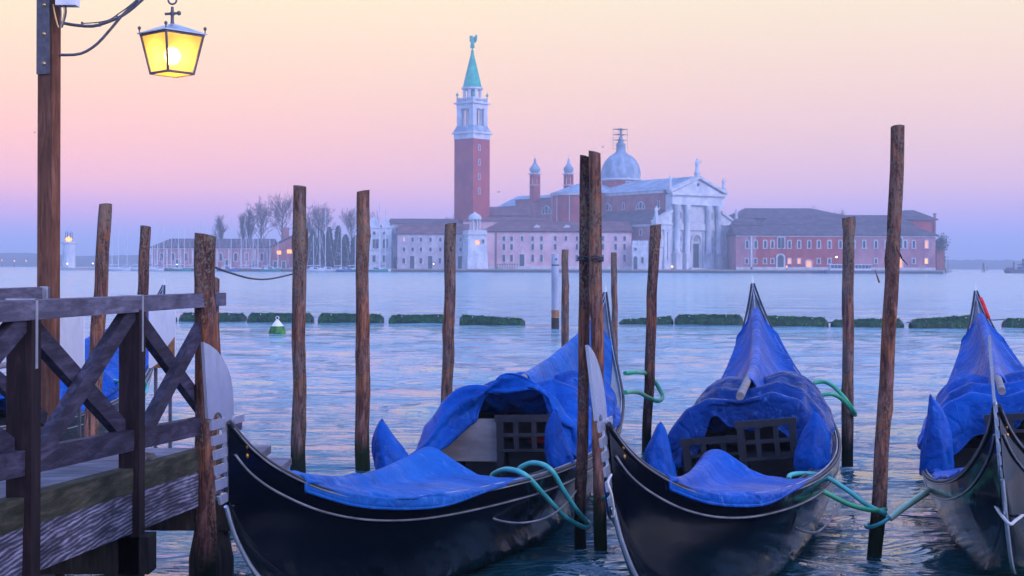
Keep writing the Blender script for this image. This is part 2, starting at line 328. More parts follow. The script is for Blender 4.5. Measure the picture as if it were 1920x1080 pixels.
# ================================================================= FAR SHORES
M['shore'] = mottled('far wooded shore', (.02,.04,.03), (.05,.07,.05), .01, rough=1, bumpd=0, spec=0)
def shore(name, px0, px1, Y, prof, seed):
    rnd = random.Random(seed); mb = MB(); rows = [[], [], []]
    for k in range(121):
        t = k/120; px = px0+(px1-px0)*t
        top = float(np.interp(t, [p[0] for p in prof], [p[1] for p in prof]))+2.0*mnoise.noise(Vector((k*.35, seed, 0)))+1.0*mnoise.noise(Vector((k*1.3, seed, 4)))
        a = at(px, top, Y); f = at(px, 480, Y-150)
        rows[0].append((f.x, f.y, -1.0)); rows[1].append((a.x, a.y, max(a.z, 3))); rows[2].append((a.x, a.y+300, -1))
    o = mb.grid(rows).build(name, M['shore']); tag(o, kind='structure')
shore('hills', -500, 700, 1500, [(0, 478), (.45, 474), (.55, 480), (.68, 477), (.8, 482), (1, 488)], 3)
shore('hills', 1650, 2400, 1700, [(0, 490), (.2, 487), (.35, 488), (.6, 490), (1, 488)], 8)
# ================================================================= ISLAND GROUND
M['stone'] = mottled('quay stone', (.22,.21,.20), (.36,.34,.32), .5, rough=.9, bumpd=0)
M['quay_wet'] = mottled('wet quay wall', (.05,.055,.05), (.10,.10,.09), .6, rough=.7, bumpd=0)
YI = 462
def P(px, Y=YI): return at(px, 499, Y).x
g = MB(); top = 1.15
poly = [(P(262), 540), (P(283), YI+8), (P(560), YI+6), (P(700), YI), (P(1768), YI), (P(1785), YI+14), (P(1785, 640), 640), (P(262, 640), 640)]
g.prism([(x, y, -1.5) for x, y in poly], (0, 0, top+1.5)); tag(g.build('island_ground', M['stone']), kind='structure')
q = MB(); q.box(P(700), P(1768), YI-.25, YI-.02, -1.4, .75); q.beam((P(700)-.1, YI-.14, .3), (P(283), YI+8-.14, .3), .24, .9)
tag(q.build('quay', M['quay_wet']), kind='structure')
bw = MB(); a, b_ = P(108, 520), P(282, 520)
bw.grid([[(a+(b_-a)*t/30, 516, -.6) for t in range(31)], [(a+(b_-a)*t/30, 519, .9+.5*mnoise.noise(Vector((t*.9, 1, 0)))) for t in range(31)], [(a+(b_-a)*t/30, 530, 1.0) for t in range(31)], [(a+(b_-a)*t/30, 534, -.6) for t in range(31)]])
tag(bw.build('breakwater_ground', M['stone']), kind='structure')
# ================================================================= ARCHITECTURE HELPERS
def wallmat(name, c1, c2, sc=.25, brick=False):
    m, n, l, b = newmat(name); f = nz(n, l, coords(n, l, (1,1,.7)), sc, 8, .65, .3)
    r = ramp(n, [(.30, tuple(x*.82 for x in c1)), (.45, c1), (.62, c2)]); l.new(f, r.inputs[0]); l.new(r.outputs[0], b.inputs['Base Color']); b.inputs['Roughness'].default_value = .9; b.inputs['Specular IOR Level'].default_value = .15
    return m
M['brick'] = wallmat('red brick wall', (.34,.05,.045), (.48,.095,.075))
M['brick_dk'] = wallmat('campanile brick', (.32,.045,.045), (.46,.085,.07), .12)
M['brick_dull'] = wallmat('aged brick wall', (.28,.09,.085), (.42,.16,.14), .3)
M['brick_mauve'] = wallmat('rendered brick wall', (.36,.15,.17), (.50,.25,.26), .2)
M['pink'] = wallmat('pink stucco', (.62,.36,.36), (.78,.50,.48), .22)
M['grey_st'] = wallmat('grey stucco', (.44,.38,.40), (.60,.53,.52), .3)
M['white_st'] = wallmat('istrian stone', (.50,.52,.54), (.68,.70,.70), .35)
M['white_sh'] = wallmat('pale stone trim', (.50,.50,.49), (.62,.62,.61), .5)
M['tile'] = wallmat('clay tile roof', (.13,.055,.06), (.22,.10,.10), .4)
M['tile_dk'] = wallmat('dark tile roof', (.075,.055,.065), (.14,.10,.11), .4)
M['lead'] = wallmat('lead roof', (.22,.30,.36), (.38,.47,.54), .35)
M['copper'] = wallmat('green copper', (.02,.34,.22), (.05,.50,.34), .5)
M['glass'] = mottled('dark window glass', (.02,.03,.045), (.05,.07,.09), 1, rough=.3, bumpd=0)
M['shutter'] = mottled('green door paint', (.03,.06,.07), (.06,.09,.10), 1, rough=.7, bumpd=0)
def emit(name, col, s):
    m = bpy.data.materials.new(name); m.use_nodes = True; n = m.node_tree.nodes; b = n['Principled BSDF']
    b.inputs['Base Color'].default_value = (*col, 1); b.inputs['Emission Color'].default_value = (*col, 1); b.inputs['Emission Strength'].default_value = s; return m
M['lit'] = emit('lit window', (1.0, .30, .03), 2.2)
M['lit_dim'] = emit('dimly lit window', (1.0, .35, .12), .8)
M['lamp_glow'] = emit('lamp bulb', (1.0, .28, .03), 5)
M['lamp_white'] = emit('pale lamp', (1.0, .85, .5), 4)
def arched(w, h, arch, n=8):
    """outline in x,z with base centre at origin"""
    if not arch: return [(-w/2, 0), (w/2, 0), (w/2, h), (-w/2, h)]
    r = w/2; return [(-r, 0), (r, 0)]+[(r*math.cos(PI*k/n), h-r+r*math.sin(PI*k/n)) for k in range(n+1)]
def window(root, x, y, z, w, h, arch=False, mat='glass', frame='white_sh', fr=.28, name='window', Mx=None):
    """frame proud of the wall at y, pane set inside it; sill below. y is the wall face"""
    T = (Mx or Matrix.Identity(4)) @ Matrix.Translation((x, y, z))
    o = None
    if frame:
        mb = MB(); out_ = [(a*(w+2*fr)/w, c*(h+fr)/h) for a, c in arched(w, h, arch)]; inn = arched(w, h, arch)
        k = len(inn)
        vs = [(a, -.16, c-(.0)) for a, c in out_]+[(a, -.16, c) for a, c in inn]+[(a, .1, c) for a, c in out_]+[(a, .1, c) for a, c in inn]
        fs = []
        for i in range(k):
            j = (i+1) % k
            if i == 0: continue
            fs += [(i, j, k+j, k+i), (i, 2*k+i, 2*k+j, j), (k+i, k+j, 3*k+j, 3*k+i)]
        mb.add(vs, fs, False, T)
        mb.box(-(w/2+fr+.1), w/2+fr+.1, -.26, .1, -.24, 0, T)
        o = mb.build(name, M[frame], root)
    pb = MB(); pb.prism([(a, -.045, c) for a, c in arched(w, h, arch)], (0, .12, 0), T)
    if o is None: o = pb.build(name, M[mat], root)
    else:
        p = pb.build('pane', M[mat]); p.data.transform(Matrix(root.matrix_basis).inverted()); p.parent = o
    return o
def fpx(px, Y): return at(px, 499, Y).x
def zpx(py, Y, px=960): return at(px, py, Y).z
def block(root, name, mat, px0, px1, pyt, Y, depth, z0=None, mb=None):
    z1 = zpx(pyt, Y, (px0+px1)/2); z0 = top-.1 if z0 is None else z0
    m_ = MB().box(fpx(px0, Y), fpx(px1, Y), Y, Y+depth, z0, z1)
    return m_.build(name, M[mat], root)
def hiproof(root, x0, x1, y0, y1, ze, zr, hipl, hipr, mat='tile', name='roof', ov=.5):
    x0 -= ov; x1 += ov; y0 -= ov; y1 += ov; ym = (y0+y1)/2
    v = [(x0,y0,ze),(x1,y0,ze),(x1,y1,ze),(x0,y1,ze),(x0+hipl,ym,zr),(x1-hipr,ym,zr),(x0,y0,ze-.35),(x1,y0,ze-.35),(x1,y1,ze-.35),(x0,y1,ze-.35)]
    return MB().add(v, [(0,1,5,4),(1,2,5),(2,3,4,5),(3,0,4),(6,7,1,0),(7,8,2,1),(8,9,3,2),(9,6,0,3),(9,8,7,6)]).build(name, M[mat], root)
# ================================================================= WAREHOUSE (left)
Y = 500; r_ = thing('warehouse', 'long low red brick warehouse with white pilasters behind the marina masts', 'building', (fpx(420, Y), Y, top))
block(r_, 'wall', 'brick_mauve', 284, 508, 464, Y, 16); x0, x1 = fpx(284, Y), fpx(508, Y)
hiproof(r_, x0, x1, Y, Y+16, zpx(463.5, Y, 400), zpx(447.5, Y+8, 400), 5.5, .3, 'tile_dk')
mb = MB()
for px in (285, 295, 313, 338, 361, 384, 407, 429, 452, 478, 501): mb.box(fpx(px, Y)-.28, fpx(px, Y)+.28, Y-.18, Y-.005, top, zpx(466, Y, px))
mb.box(x0, x1, Y-.22, Y-.19+.18, zpx(467, Y, 400), zpx(464.6, Y, 400)); mb.build('pilaster_band', M['white_sh'], r_)
for px in (303, 324, 349, 414, 442, 462, 491): window(r_, fpx(px, Y), Y, zpx(489, Y, px), 1.1, 2.8, True)
for px in (334, 372, 395, 427, 477): window(r_, fpx(px, Y), Y, top, 1.6, 2.9, False, 'shutter', 'white_sh', .35, 'door')
# gabled end block with lit windows and chimney
Y = 496; g2 = thing('brick_house', 'gabled brick building with bright orange windows and a square chimney', 'building', (fpx(535, Y), Y, top))
block(g2, 'wall', 'brick_dull', 508.5, 566, 464, Y, 22); xa, xb = fpx(508.5, Y), fpx(566, Y); xm = fpx(547, Y); ze, zr = zpx(463, Y, 535), zpx(443, Y, 535)
MB().prism([(xa, Y-.01, ze-.3), (xb, Y-.01, ze-.3), (xm, Y-.01, zr-.4)], (0, 21.9, 0)).build('gable', M['brick_dull'], g2)
MB().prism([(xa-.5, Y-.5, ze), (xm, Y-.5, zr), (xb+.5, Y-.5, ze), (xb+.5, Y-.5, ze+.3), (xm, Y-.5, zr+.35), (xa-.5, Y-.5, ze+.3)], (0, 22.8, 0)).build('roof', M['tile_dk'], g2)
mb = MB(); mb.box(fpx(524.5, Y), fpx(535, Y), Y+6, Y+8, ze, zpx(427, Y+6, 530)); mb.box(fpx(524, Y), fpx(535.5, Y), Y+5.9, Y+8.1, zpx(429, Y+6, 530), zpx(426.5, Y+6, 530)); mb.build('chimney', M['brick_dull'], g2)
for px, m_ in ((521, 'lit'), (525, 'lit'), (540, 'lit'), (544, 'lit'), (548, 'lit_dim')): window(g2, fpx(px, Y), Y, zpx(477 if px < 530 else 475, Y, px), .7, 1.3, False, m_, None)
for px in (516, 532, 556): window(g2, fpx(px, Y), Y, top, 1.2, 2.4, False, 'shutter')
# ================================================================= PALE CURVED-GABLE BUILDING
Y = 475; r_ = thing('gabled_hall', 'pale stone hall with two small curved gables beside the harbour masts', 'building', (fpx(720, Y), Y, top))
block(r_, 'wall', 'white_st', 676, 734, 427, Y, 18); 
def curvegable(px, w, pt, pb):
    x = fpx(px, Y); z0, z1 = zpx(pb, Y, px), zpx(pt, Y, px); hw = w/2/5.47
    pr = [(-1, 0), (1, 0), (.98, .25), (.72, .42), (.66, .62), (.4, .88), (.08, 1), (-.08, 1), (-.4, .88), (-.66, .62), (-.72, .42), (-.98, .25)]
    MB().prism([(x+a*hw, Y+.02, z0-.1+c*(z1-z0)) for a, c in pr], (0, 1.2, 0)).build('gable', M['white_st'], r_)
    MB().lathe([(.02, 0), (.3, .2), (.12, .6), (.05, 1.6)], 6, (x, Y+.6, z1-.2)).build('finial', M['white_st'], r_)
curvegable(701, 30, 407, 428); curvegable(723, 21, 411, 428); curvegable(685, 17, 414, 428)
for px, w_, h0, h1 in ((701.5, .9, 465, 448), (707.5, .9, 465, 448), (720.5, .9, 465, 448), (725, .7, 465, 448), (701.5, 1, 440, 434), (720.5, .9, 440, 434), (688, .9, 465, 448)):
    window(r_, fpx(px, Y), Y, zpx(h0, Y, px), w_, zpx(h1, Y, px)-zpx(h0, Y, px), True)
for px in (689, 701, 721): window(r_, fpx(px, Y), Y, zpx(491, Y, px), 1.1, 2.2)
mb = MB(); mb.box(fpx(676, Y), fpx(734, Y), Y-.3, Y-.005, zpx(429, Y), zpx(427, Y)); mb.build('cornice', M['white_sh'], r_); mb = MB(); mb.box(fpx(676, Y), fpx(734, Y), Y-.22, Y-.005, zpx(470, Y), zpx(468.6, Y)); mb.build('string_course', M['white_sh'], r_)
block(r_, 'side_wing', 'white_st', 734.2, 752, 419, Y+4, 12); hiproof(r_, fpx(734.2, Y), fpx(753, Y), Y+4, Y+16, zpx(419, Y+4), zpx(415, Y+8), 1, 1, 'tile_dk')
window(r_, fpx(743, Y), Y+4, zpx(437, Y), .8, 1.6); window(r_, fpx(741, Y), Y+4, top, 1.5, 4.2, True, 'shutter')
# ================================================================= LONG GREY BUILDING
Y = 470; r_ = thing('convent_wing', 'long grey stucco building with plain small windows left of the stone beacon tower', 'building', (fpx(825, Y), Y, top))
block(r_, 'wall', 'grey_st', 745, 878, 438.5, Y, 15); x0, x1 = fpx(745, Y), fpx(878, Y)
hiproof(r_, x0, x1, Y, Y+15, zpx(438, Y), zpx(420, Y+8), .4, .4, 'tile')
for px in (757.5, 773.5, 789, 807, 825.5, 844, 863.5):
    lt = px == 757.5
    window(r_, fpx(px, Y), Y, zpx(453.5, Y), .8 if not lt else .35, 1.35, False, 'lit_dim' if lt else 'glass', 'white_sh', .2); window(r_, fpx(px, Y), Y, zpx(472, Y), .8, 1.35, False, 'glass', 'white_sh', .2)
for px in (757, 789, 825, 844): window(r_, fpx(px, Y), Y, zpx(494.5, Y), .9, 1.8, False, 'glass', 'white_sh', .2)
for px in (772.5, 806.5, 862.5): window(r_, fpx(px, Y), Y, top, 1.5, 4.3, False, 'shutter', 'white_sh', .22, 'door')
Y2 = 492; r2 = thing('rear_wing', 'dark long tiled roof rising behind the grey stucco building', 'building', (fpx(790, Y2), Y2, top))
block(r2, 'wall', 'grey_st', 728, 858, 424, Y2, 14); hiproof(r2, fpx(728, Y2), fpx(858, Y2), Y2, Y2+14, zpx(424, Y2), zpx(410.5, Y2+7), .5, .5, 'tile_dk')
# ================================================================= BEACON TOWER
Y = 463.5; cx, cy = fpx(889.5, Y), Y+4.2; rz = R(18)
r_ = thing('beacon_tower', 'small square white stone beacon tower with open columned lantern and orange clock light', 'tower', (cx, cy, top-.4), rz)
Mx = Matrix.Translation((cx, cy, 0)) @ Matrix.Rotation(rz, 4, 'Z')
zt = zpx(437, Y); hb, ht = 3.65, 3.05
mb = MB(); mb.add([(-hb,-hb,.2),(hb,-hb,.2),(hb,hb,.2),(-hb,hb,.2),(-ht,-ht,zt),(ht,-ht,zt),(ht,ht,zt),(-ht,ht,zt)], [(0,1,5,4),(1,2,6,5),(2,3,7,6),(3,0,4,7),(4,5,6,7)], False, Mx)
mb.build('tower_body', M['white_st'], r_)
mb = MB(); mb.box(-3.5,3.5,-3.5,3.5,zt-.55,zt, Mx); mb.box(-3.3,3.3,-3.3,3.3,zt+.01,zt+1.0, Mx)
for k in range(9): mb.box(-3.42,3.42,-3.42,3.42,1.5+k*1.22,1.56+k*1.22, Mx) if k < 0 else None
mb.build('parapet', M['white_sh'], r_)
zc = zt+1.0; zc2 = zpx(411, Y)
for k in range(8):
    a = k*PI/4+.2; MB().lathe([(.34, 0), (.26, .2), (.24, zc2-zc-.3), (.36, zc2-zc)], 8, (1.7*math.cos(a), 1.7*math.sin(a), zc), Mx).build('column', M['white_sh'], r_)
MB().lathe([(2.2, 0), (2.3, .45), (2.15, .7), (1.95, 1.3), (1.3, 1.85), (.5, 2.15), (.25, 2.5), (0.01, 2.7)], 16, (0, 0, zc2), Mx).build('cupola', M['white_sh'], r_)
ck = MB(); ck.lathe([(.01, .0), (.75, .0), (.75, .25)], 14, (0, 0, 0), Mx @ Matrix.Translation((-.1, -3.2, zpx(455, Y))) @ Matrix.Rotation(PI/2, 4, 'X')); ck.build('clock_light', emit('clock glow', (1.0, .33, .08), 1.3), r_)
for x, z in ((1.9, 454), (1.9, 484), (-.1, 482)): window(r_, x, -3.3, zpx(z+2, Y), .7, 1.2, False, 'glass', 'white_sh', .15, Mx=Mx)
for z in (454, 484): window(r_, .2, -3.3, zpx(z+3, Y), .6, 1.4, False, 'glass', 'white_sh', .15, Mx=Mx @ Matrix.Rotation(-PI/2, 4, 'Z'))
# ================================================================= PINK BUILDING
Y = 470; r_ = thing('pink_palace', 'long pink stucco building with three rows of small windows under a tiled roof', 'building', (fpx(1050, Y), Y, top))
block(r_, 'wall', 'pink', 905, 1184, 433.5, Y, 16); x0, x1 = fpx(905, Y), fpx(1184, Y)
hiproof(r_, x0, x1, Y, Y+16, zpx(433.5, Y, 1050), zpx(415, Y+8, 1050), 6.5, 1.0, 'tile')
for px in (944.5, 959, 978.5, 998.6, 1015, 1041, 1061, 1081.5, 1104, 1130, 1154, 1171):
    for k, (pt, pb) in enumerate(((443, 451.5), (457.5, 468.5), (477.5, 490.5))):
        if px in (978.5, 1061) and k > 0: continue
        window(r_, fpx(px, Y), Y, zpx(pb, Y, px), .85, zpx(pt, Y, px)-zpx(pb, Y, px), False, 'glass', 'white_sh', .22)
for px in (978.5, 1061):
    window(r_, fpx(px, Y), Y, top, 1.6, zpx(477, Y, px)-top, False, 'shutter', 'white_sh', .25, 'door')
    T_ = [(fpx(px, Y)+1.15*math.cos(a), Y-.08, zpx(469, Y, px)+1.3*math.sin(a)) for a in np.linspace(0, PI, 10)]; MB().tube(T_, .12, 5).build('blind_arch', M['white_sh'], r_)
mb = MB(); mb.box(fpx(931, Y), x1, Y-.12, Y-.005, zpx(452.8, Y, 1050), zpx(451.8, Y, 1050)); mb.box(x0, x1, Y-.5, Y-.005, zpx(435, Y, 1050), zpx(433.6, Y, 1050)); mb.box(x0, x1, Y-.12, Y-.006, top, top+1.0); mb.build('string_course', M['white_sh'], r_)
MB().box(fpx(929, Y), fpx(931, Y), Y-.3, Y-.005, top, zpx(436, Y)).build('downpipe', M['tile_dk'], r_)
for px in (1004, 1060):
    x = fpx(px, Y+4); z = zpx(424, Y+4, px); MB().prism([(x-1.3, Y+2.5, z-1.0), (x+1.3, Y+2.5, z-1.0), (x+1.6, Y+2.5, z+.1), (x+.2, Y+2.5, z+.5)], (0, 2.5, 0)).build('skylight', M['white_sh'], r_)
f = MB()
for k in range(9): f.box(fpx(933+k*4.6, Y)-.08, fpx(933+k*4.6, Y)+.08, Y-2, Y-1.85, top, top+1.5)
f.box(fpx(932, Y), fpx(971, Y), Y-2.02, Y-1.86+.1, top+1.5, top+1.7); 
single(f, 'railing', M['tile_dk'], 'low dark railing in front of the pink building', 'railing', (fpx(950, Y), Y-2, top))
# battlemented link
Y = 466; r_ = thing('battlement_gatehouse', 'small pale building with battlements and an arched door left of the church front', 'building', (fpx(1200, Y), Y, top))
block(r_, 'wall', 'white_st', 1185.5, 1215, 459, Y, 6)
mb = MB()
for k in range(6):
    x = fpx(1188+k*5, Y); z = zpx(459.2, Y, 1200); mb.prism([(x-.35, Y, z), (x+.35, Y, z), (x+.42, Y, z+1.1), (x+.2, Y, z+1.7), (x, Y, z+1.2), (x-.2, Y, z+1.7), (x-.42, Y, z+1.1)], (0, .6, 0))
mb.build('battlement', M['white_st'], r_)
window(r_, fpx(1191.3, Y), Y, top, 1.3, 4.4, True, 'shutter', 'white_sh', .3, 'door'); window(r_, fpx(1204.5, Y), Y, zpx(494, Y, 1204), .8, 2.1); window(r_, fpx(1191.5, Y), Y, zpx(470, Y, 1190), .8, .9)
# ================================================================= RIGHT BUILDING
Y = 470; r_ = thing('monastery_range', 'long reddish monastery wing with arched white framed windows right of the church', 'building', (fpx(1570, Y), Y, top))
x0, xs, x1 = fpx(1380, Y), fpx(1594, Y), fpx(1754, Y); ze = zpx(440, Y, 1570)
MB().box(x0, x1, Y, Y+18, top-.1, ze).build('wall', M['brick_mauve'], r_)
MB().box(fpx(1418, Y), xs, Y-.08, Y-.003, top+1.1, ze-.05).build('brick_panel', M['brick'], r_)
hiproof(r_, x0, fpx(1756, Y), Y, Y+18, ze, zpx(421, Y+9, 1570), .5, 7.0, 'tile_dk', ov=.6)
for px in (1400.8, 1416.7, 1434.5, 1448, 1480, 1498, 1517, 1535, 1555, 1575.6, 1600, 1620, 1642, 1662, 1697, 1713, 1737):
    window(r_, fpx(px, Y), Y-.08, zpx(465, Y, px), .85, 2.5, True, 'lit_dim' if px == 1737 else 'glass', 'white_sh', .32)
for px in (1460.6, 1467.8, 1688.5): window(r_, fpx(px, Y), Y-.08, zpx(465, Y, px), .95, 3.6, True, 'glass', 'white_sh', .3)
for px in (1400, 1416, 1434, 1448, 1480, 1498, 1535, 1555, 1642, 1713, 1736.5):
    window(r_, fpx(px, Y), Y-.08, zpx(494, Y, px), .85, 1.6, False, {1498: 'lit_dim', 1736.5: 'lit', 1480: 'lit_dim'}.get(px, 'glass'), 'white_sh', .3)
for px, w_, pt, mt in ((1463.5, 2.1, 478, 'shutter'), (1516.5, 1.6, 489, 'lit_dim'), (1688, 1.2, 485, 'lit_dim')):
    window(r_, fpx(px, Y), Y-.08, top, w_, zpx(pt, Y, px)-top, True, mt, 'white_sh', .5, 'door')
mb = MB(); mb.box(fpx(1407, Y), fpx(1410.5, Y), Y-.3, Y-.006, top, ze-.1); mb.box(x0, x1, Y-.25, Y-.09, ze-.75, ze-.4); mb.box(fpx(1380, Y), x1, Y-.3, Y-.1, top, top+.9); mb.build('stone_trim', M['white_sh'], r_)
YA = 495; ra = thing('cloister_block', 'higher hip roofed block behind the monastery wing beside the church', 'building', (fpx(1480, YA), YA, top))
block(ra, 'wall', 'brick_mauve', 1372, 1600, 410, YA, 30); hiproof(ra, fpx(1372, YA), fpx(1606, YA), YA, YA+30, zpx(409, YA, 1480), zpx(390.5, YA+15, 1480), 8, 14, 'tile_dk', ov=.8)
YA = 485; ra = thing('cloister_range', 'mid height hip roofed range just behind the monastery wing', 'building', (fpx(1560, YA), YA, top))
block(ra, 'wall', 'brick', 1428, 1700, 424, YA, 12); hiproof(ra, fpx(1428, YA), fpx(1712, YA), YA, YA+12, zpx(420.5, YA, 1560), zpx(403, YA+6, 1560), 6, 6, 'tile_dk', ov=.7)
for px in (1443, 1455, 1468): window(ra, fpx(px, YA), YA, zpx(431, YA, px), .9, 1.1, False, 'glass', None)
YA = 478; ra = thing('low_annex', 'low annex with a plain tiled roof squeezed between church and monastery', 'building', (fpx(1398, YA), YA, top))
block(ra, 'wall', 'white_st', 1379, 1426, 422, YA, 10); hiproof(ra, fpx(1379, YA), fpx(1426, YA), YA, YA+10, zpx(421, YA, 1400), zpx(410, YA+5, 1400), 1, 2, 'tile_dk')
for px in (1392, 1417): window(ra, fpx(px, YA), YA, zpx(430, YA, px), .8, 1.0, False, 'glass', None)
YA = 490; ra = thing('corner_pavilion', 'tall brick pavilion with a low pyramid roof at the right end of the island', 'building', (fpx(1720, YA), YA, top))
block(ra, 'wall', 'brick', 1684, 1754, 411, YA, 14); hiproof(ra, fpx(1684, YA), fpx(1754, YA), YA, YA+14, zpx(411, YA, 1720), zpx(394, YA+7, 1720), 4.6, 6.5, 'tile_dk', ov=.8)
mb = MB(); mb.box(fpx(1750, YA), fpx(1753.5, YA), YA-.6, YA-.02, zpx(440, YA, 1750), zpx(400, YA, 1750)); mb.box(fpx(1749.4, YA), fpx(1754.2, YA), YA-.75, YA+.1, zpx(403, YA, 1750), zpx(400, YA, 1750)); mb.build('chimney', M['brick_dull'], ra)
YA = 474; ra = thing('water_gate', 'low dark wall with a rounded ivy covered roof at the far right corner', 'building', (fpx(1762, YA), YA, top))
block(ra, 'wall', 'brick_dull', 1756, 1771.5, 462, YA, 8); MB().lathe([(1.6, 0), (1.75, .7), (1.5, 1.8), (.8, 2.6), (.1, 2.8)], 12, (fpx(1765.5, YA), YA+3, zpx(462, YA, 1765))).build('turret_roof', M['lead'], ra)
# ================================================================= CAMPANILE
Y = 503; c = at(884.5, 499, Y); rz = R(-40)
camp = thing('bell_tower', 'tall square brick bell tower with white belfry and green conical spire', 'tower', (c.x, Y, top), rz)
Mx = Matrix.Translation((c.x, Y, 0)) @ Matrix.Rotation(rz, 4, 'Z'); Z = lambda py: zpx(py, Y, 884)
h = 4.55
mb = MB(); mb.box(-h, h, -h, h, top-.2, Z(262), Mx)
mb.build('brick_shaft', M['brick_dk'], camp)
mb = MB()
for s1, s2 in ((-1,-1),(1,-1),(-1,1),(1,1)):
    mb.box(s1*h-.6, s1*h+.6, s2*h-.12 if s2 < 0 else s2*h-.6, s2*h+.6 if s2 < 0 else s2*h+.12, top, Z(262.5), Mx) if False else None
mb.box(-h-.15,h+.15,-h-.15,h+.15,Z(262),Z(252),Mx); mb.box(-h-.75,h+.75,-h-.75,h+.75,Z(252),Z(249.5),Mx); mb.box(-h-.2,h+.2,-h-.2,h+.2,Z(249.5),Z(247.5),Mx)
mb.build('lower_cornice', M['white_st'], camp)
a, b2 = h+.3, 3.95
MB().add([(-a,-a,Z(247.5)),(a,-a,Z(247.5)),(a,a,Z(247.5)),(-a,a,Z(247.5)),(-b2,-b2,Z(237)),(b2,-b2,Z(237)),(b2,b2,Z(237)),(-b2,b2,Z(237))], [(0,1,5,4),(1,2,6,5),(2,3,7,6),(3,0,4,7),(4,5,6,7)], False, Mx).build('sloped_apron', M['lead'], camp)
# belfry: corner piers, columns, entablature, dark core
mb = MB(); z0, z1 = Z(237), Z(205)
for s1 in (-1, 1):
    for s2 in (-1, 1): mb.box(s1*b2-(.0 if s1 < 0 else 2.0), s1*b2+(2.0 if s1 < 0 else 0), s2*b2-(0 if s2 < 0 else 2.0), s2*b2+(2.0 if s2 < 0 else 0), z0, z1, Mx)
mb.box(-b2-.1, b2+.1, -b2-.1, b2+.1, z1, Z(196), Mx); mb.box(-b2-.85, b2+.85, -b2-.85, b2+.85, Z(196), Z(193.5), Mx); mb.build('belfry', M['white_st'], camp)
for ang in range(4):
    T = Mx @ Matrix.Rotation(ang*PI/2, 4, 'Z')
    for x in (-.65, .65):
        MB().lathe([(.3, 0), (.24, .4), (.22, z1-z0-.4), (.34, z1-z0)], 8, (x, -b2+.4, z0), T).build('column', M['white_sh'], camp)
MB().lathe([(.9, 0), (.75, .5), (.55, 1.3), (.15, 1.7)], 12, (0, 0, z0+2.6), Mx).build('bell', M['iron'], camp)
MB().lathe([(.08, 0), (.08, 2.5)], 6, (0, 0, z0+4.2), Mx).build('bell_yoke', M['iron'], camp)
# parapet with urns
mb = MB()
for ang in range(4):
    T = Mx @ Matrix.Rotation(ang*PI/2, 4, 'Z'); mb.box(-b2, b2, -b2, -b2+.3, Z(187), Z(184.5), T); mb.box(-b2, b2, -b2+.02, -b2+.28, Z(193.4), Z(191.5), T)
    for k in range(10): mb.box(-b2+.3+k*.8, -b2+.6+k*.8, -b2+.06, -b2+.24, Z(191.5), Z(187), T)
    mb.box(-b2-.1, -b2+.6, -b2-.1, -b2+.6, Z(193.4), Z(184), T)
mb.build('balustrade', M['white_st'], camp)
for s1 in (-1, 1):
    for s2 in (-1, 1): MB().lathe([(.3, 0), (.12, .4), (.5, .9), (.45, 1.3), (.1, 1.7), (.05, 2.3)], 8, (s1*(b2-.1), s2*(b2-.1), Z(184)), Mx).build('urn', M['copper'], camp)
mb = MB(); zd0, zd1 = Z(193.3), Z(169)
for k in range(8):
    an = k*PI/4+PI/8; mb.box(-.5, .5, 2.75, 3.45, zd0, zd1, Mx @ Matrix.Rotation(an, 4, 'Z'))
mb.lathe([(3.45, 0), (3.45, 1.5)], 8, (0,0,zd0), Mx, False); mb.lathe([(3.5, 0), (3.95, .3), (3.95, .8)], 16, (0,0,zd1), Mx, False); mb.build('drum', M['white_st'], camp)
MB().lathe([(1.6, 0), (1.6, zd1-zd0)], 10, (0,0,zd0), Mx).build('drum_core', M['brick_dull'], camp)
hs = Z(95)-Z(165); MB().lathe([(3.75, 0), (3.4, .5), (.45, hs-.6), (.55, hs-.4), (.55, hs), (.2, hs+.4), (.15, hs+2.2)], 16, (0,0,Z(165)), Mx).build('spire', M['copper'], camp)
def figure(T, H, mat, name, parent, wings=False):
    mb = MB(); mb.lathe([(.19, 0), (.17, .15), (.13, .45), (.15, .55), (.17, .72), (.14, .82), (.05, .85), (.075, .89), (.08, .95), (.04, 1.0)], 10, M=T @ Matrix.Scale(H, 4))
    mb.tube([(.13, 0, .78), (.26, -.08, .70), (.30, -.12, .90)], [.045, .04, .03], 6, M=T @ Matrix.Scale(H, 4)); mb.tube([(-.13, 0, .78), (-.22, -.06, .62), (-.12, -.16, .52)], [.045, .04, .03], 6, M=T @ Matrix.Scale(H, 4))
    o = mb.build(name, M[mat], parent)
    if wings:
        wb = MB()
        for s in (-1, 1): wb.prism([(s*.05, .1, .5), (s*.1, .1, .85), (s*.3, .1, 1.1), (s*.42, .1, .95), (s*.36, .1, .6), (s*.2, .1, .4)], (0, .04, 0), T @ Matrix.Scale(H, 4))
        wb.build('wing', M[mat]).parent = None
        w_ = C.objects[-1]; w_.data.transform(parent.matrix_basis.inverted()); w_.parent = o
    return o
figure(Mx @ Matrix.Translation((0, 0, Z(90))), Z(65)-Z(88), 'copper', 'angel_statue', camp, True)
for k in range(4): 
    z = Z(283+k*27); T = Mx @ Matrix.Rotation(PI/2, 4, 'Z')
    window(camp, -1.2, -h, z, .7, 1.9, True, 'glass', 'white_sh', .22, Mx=T)
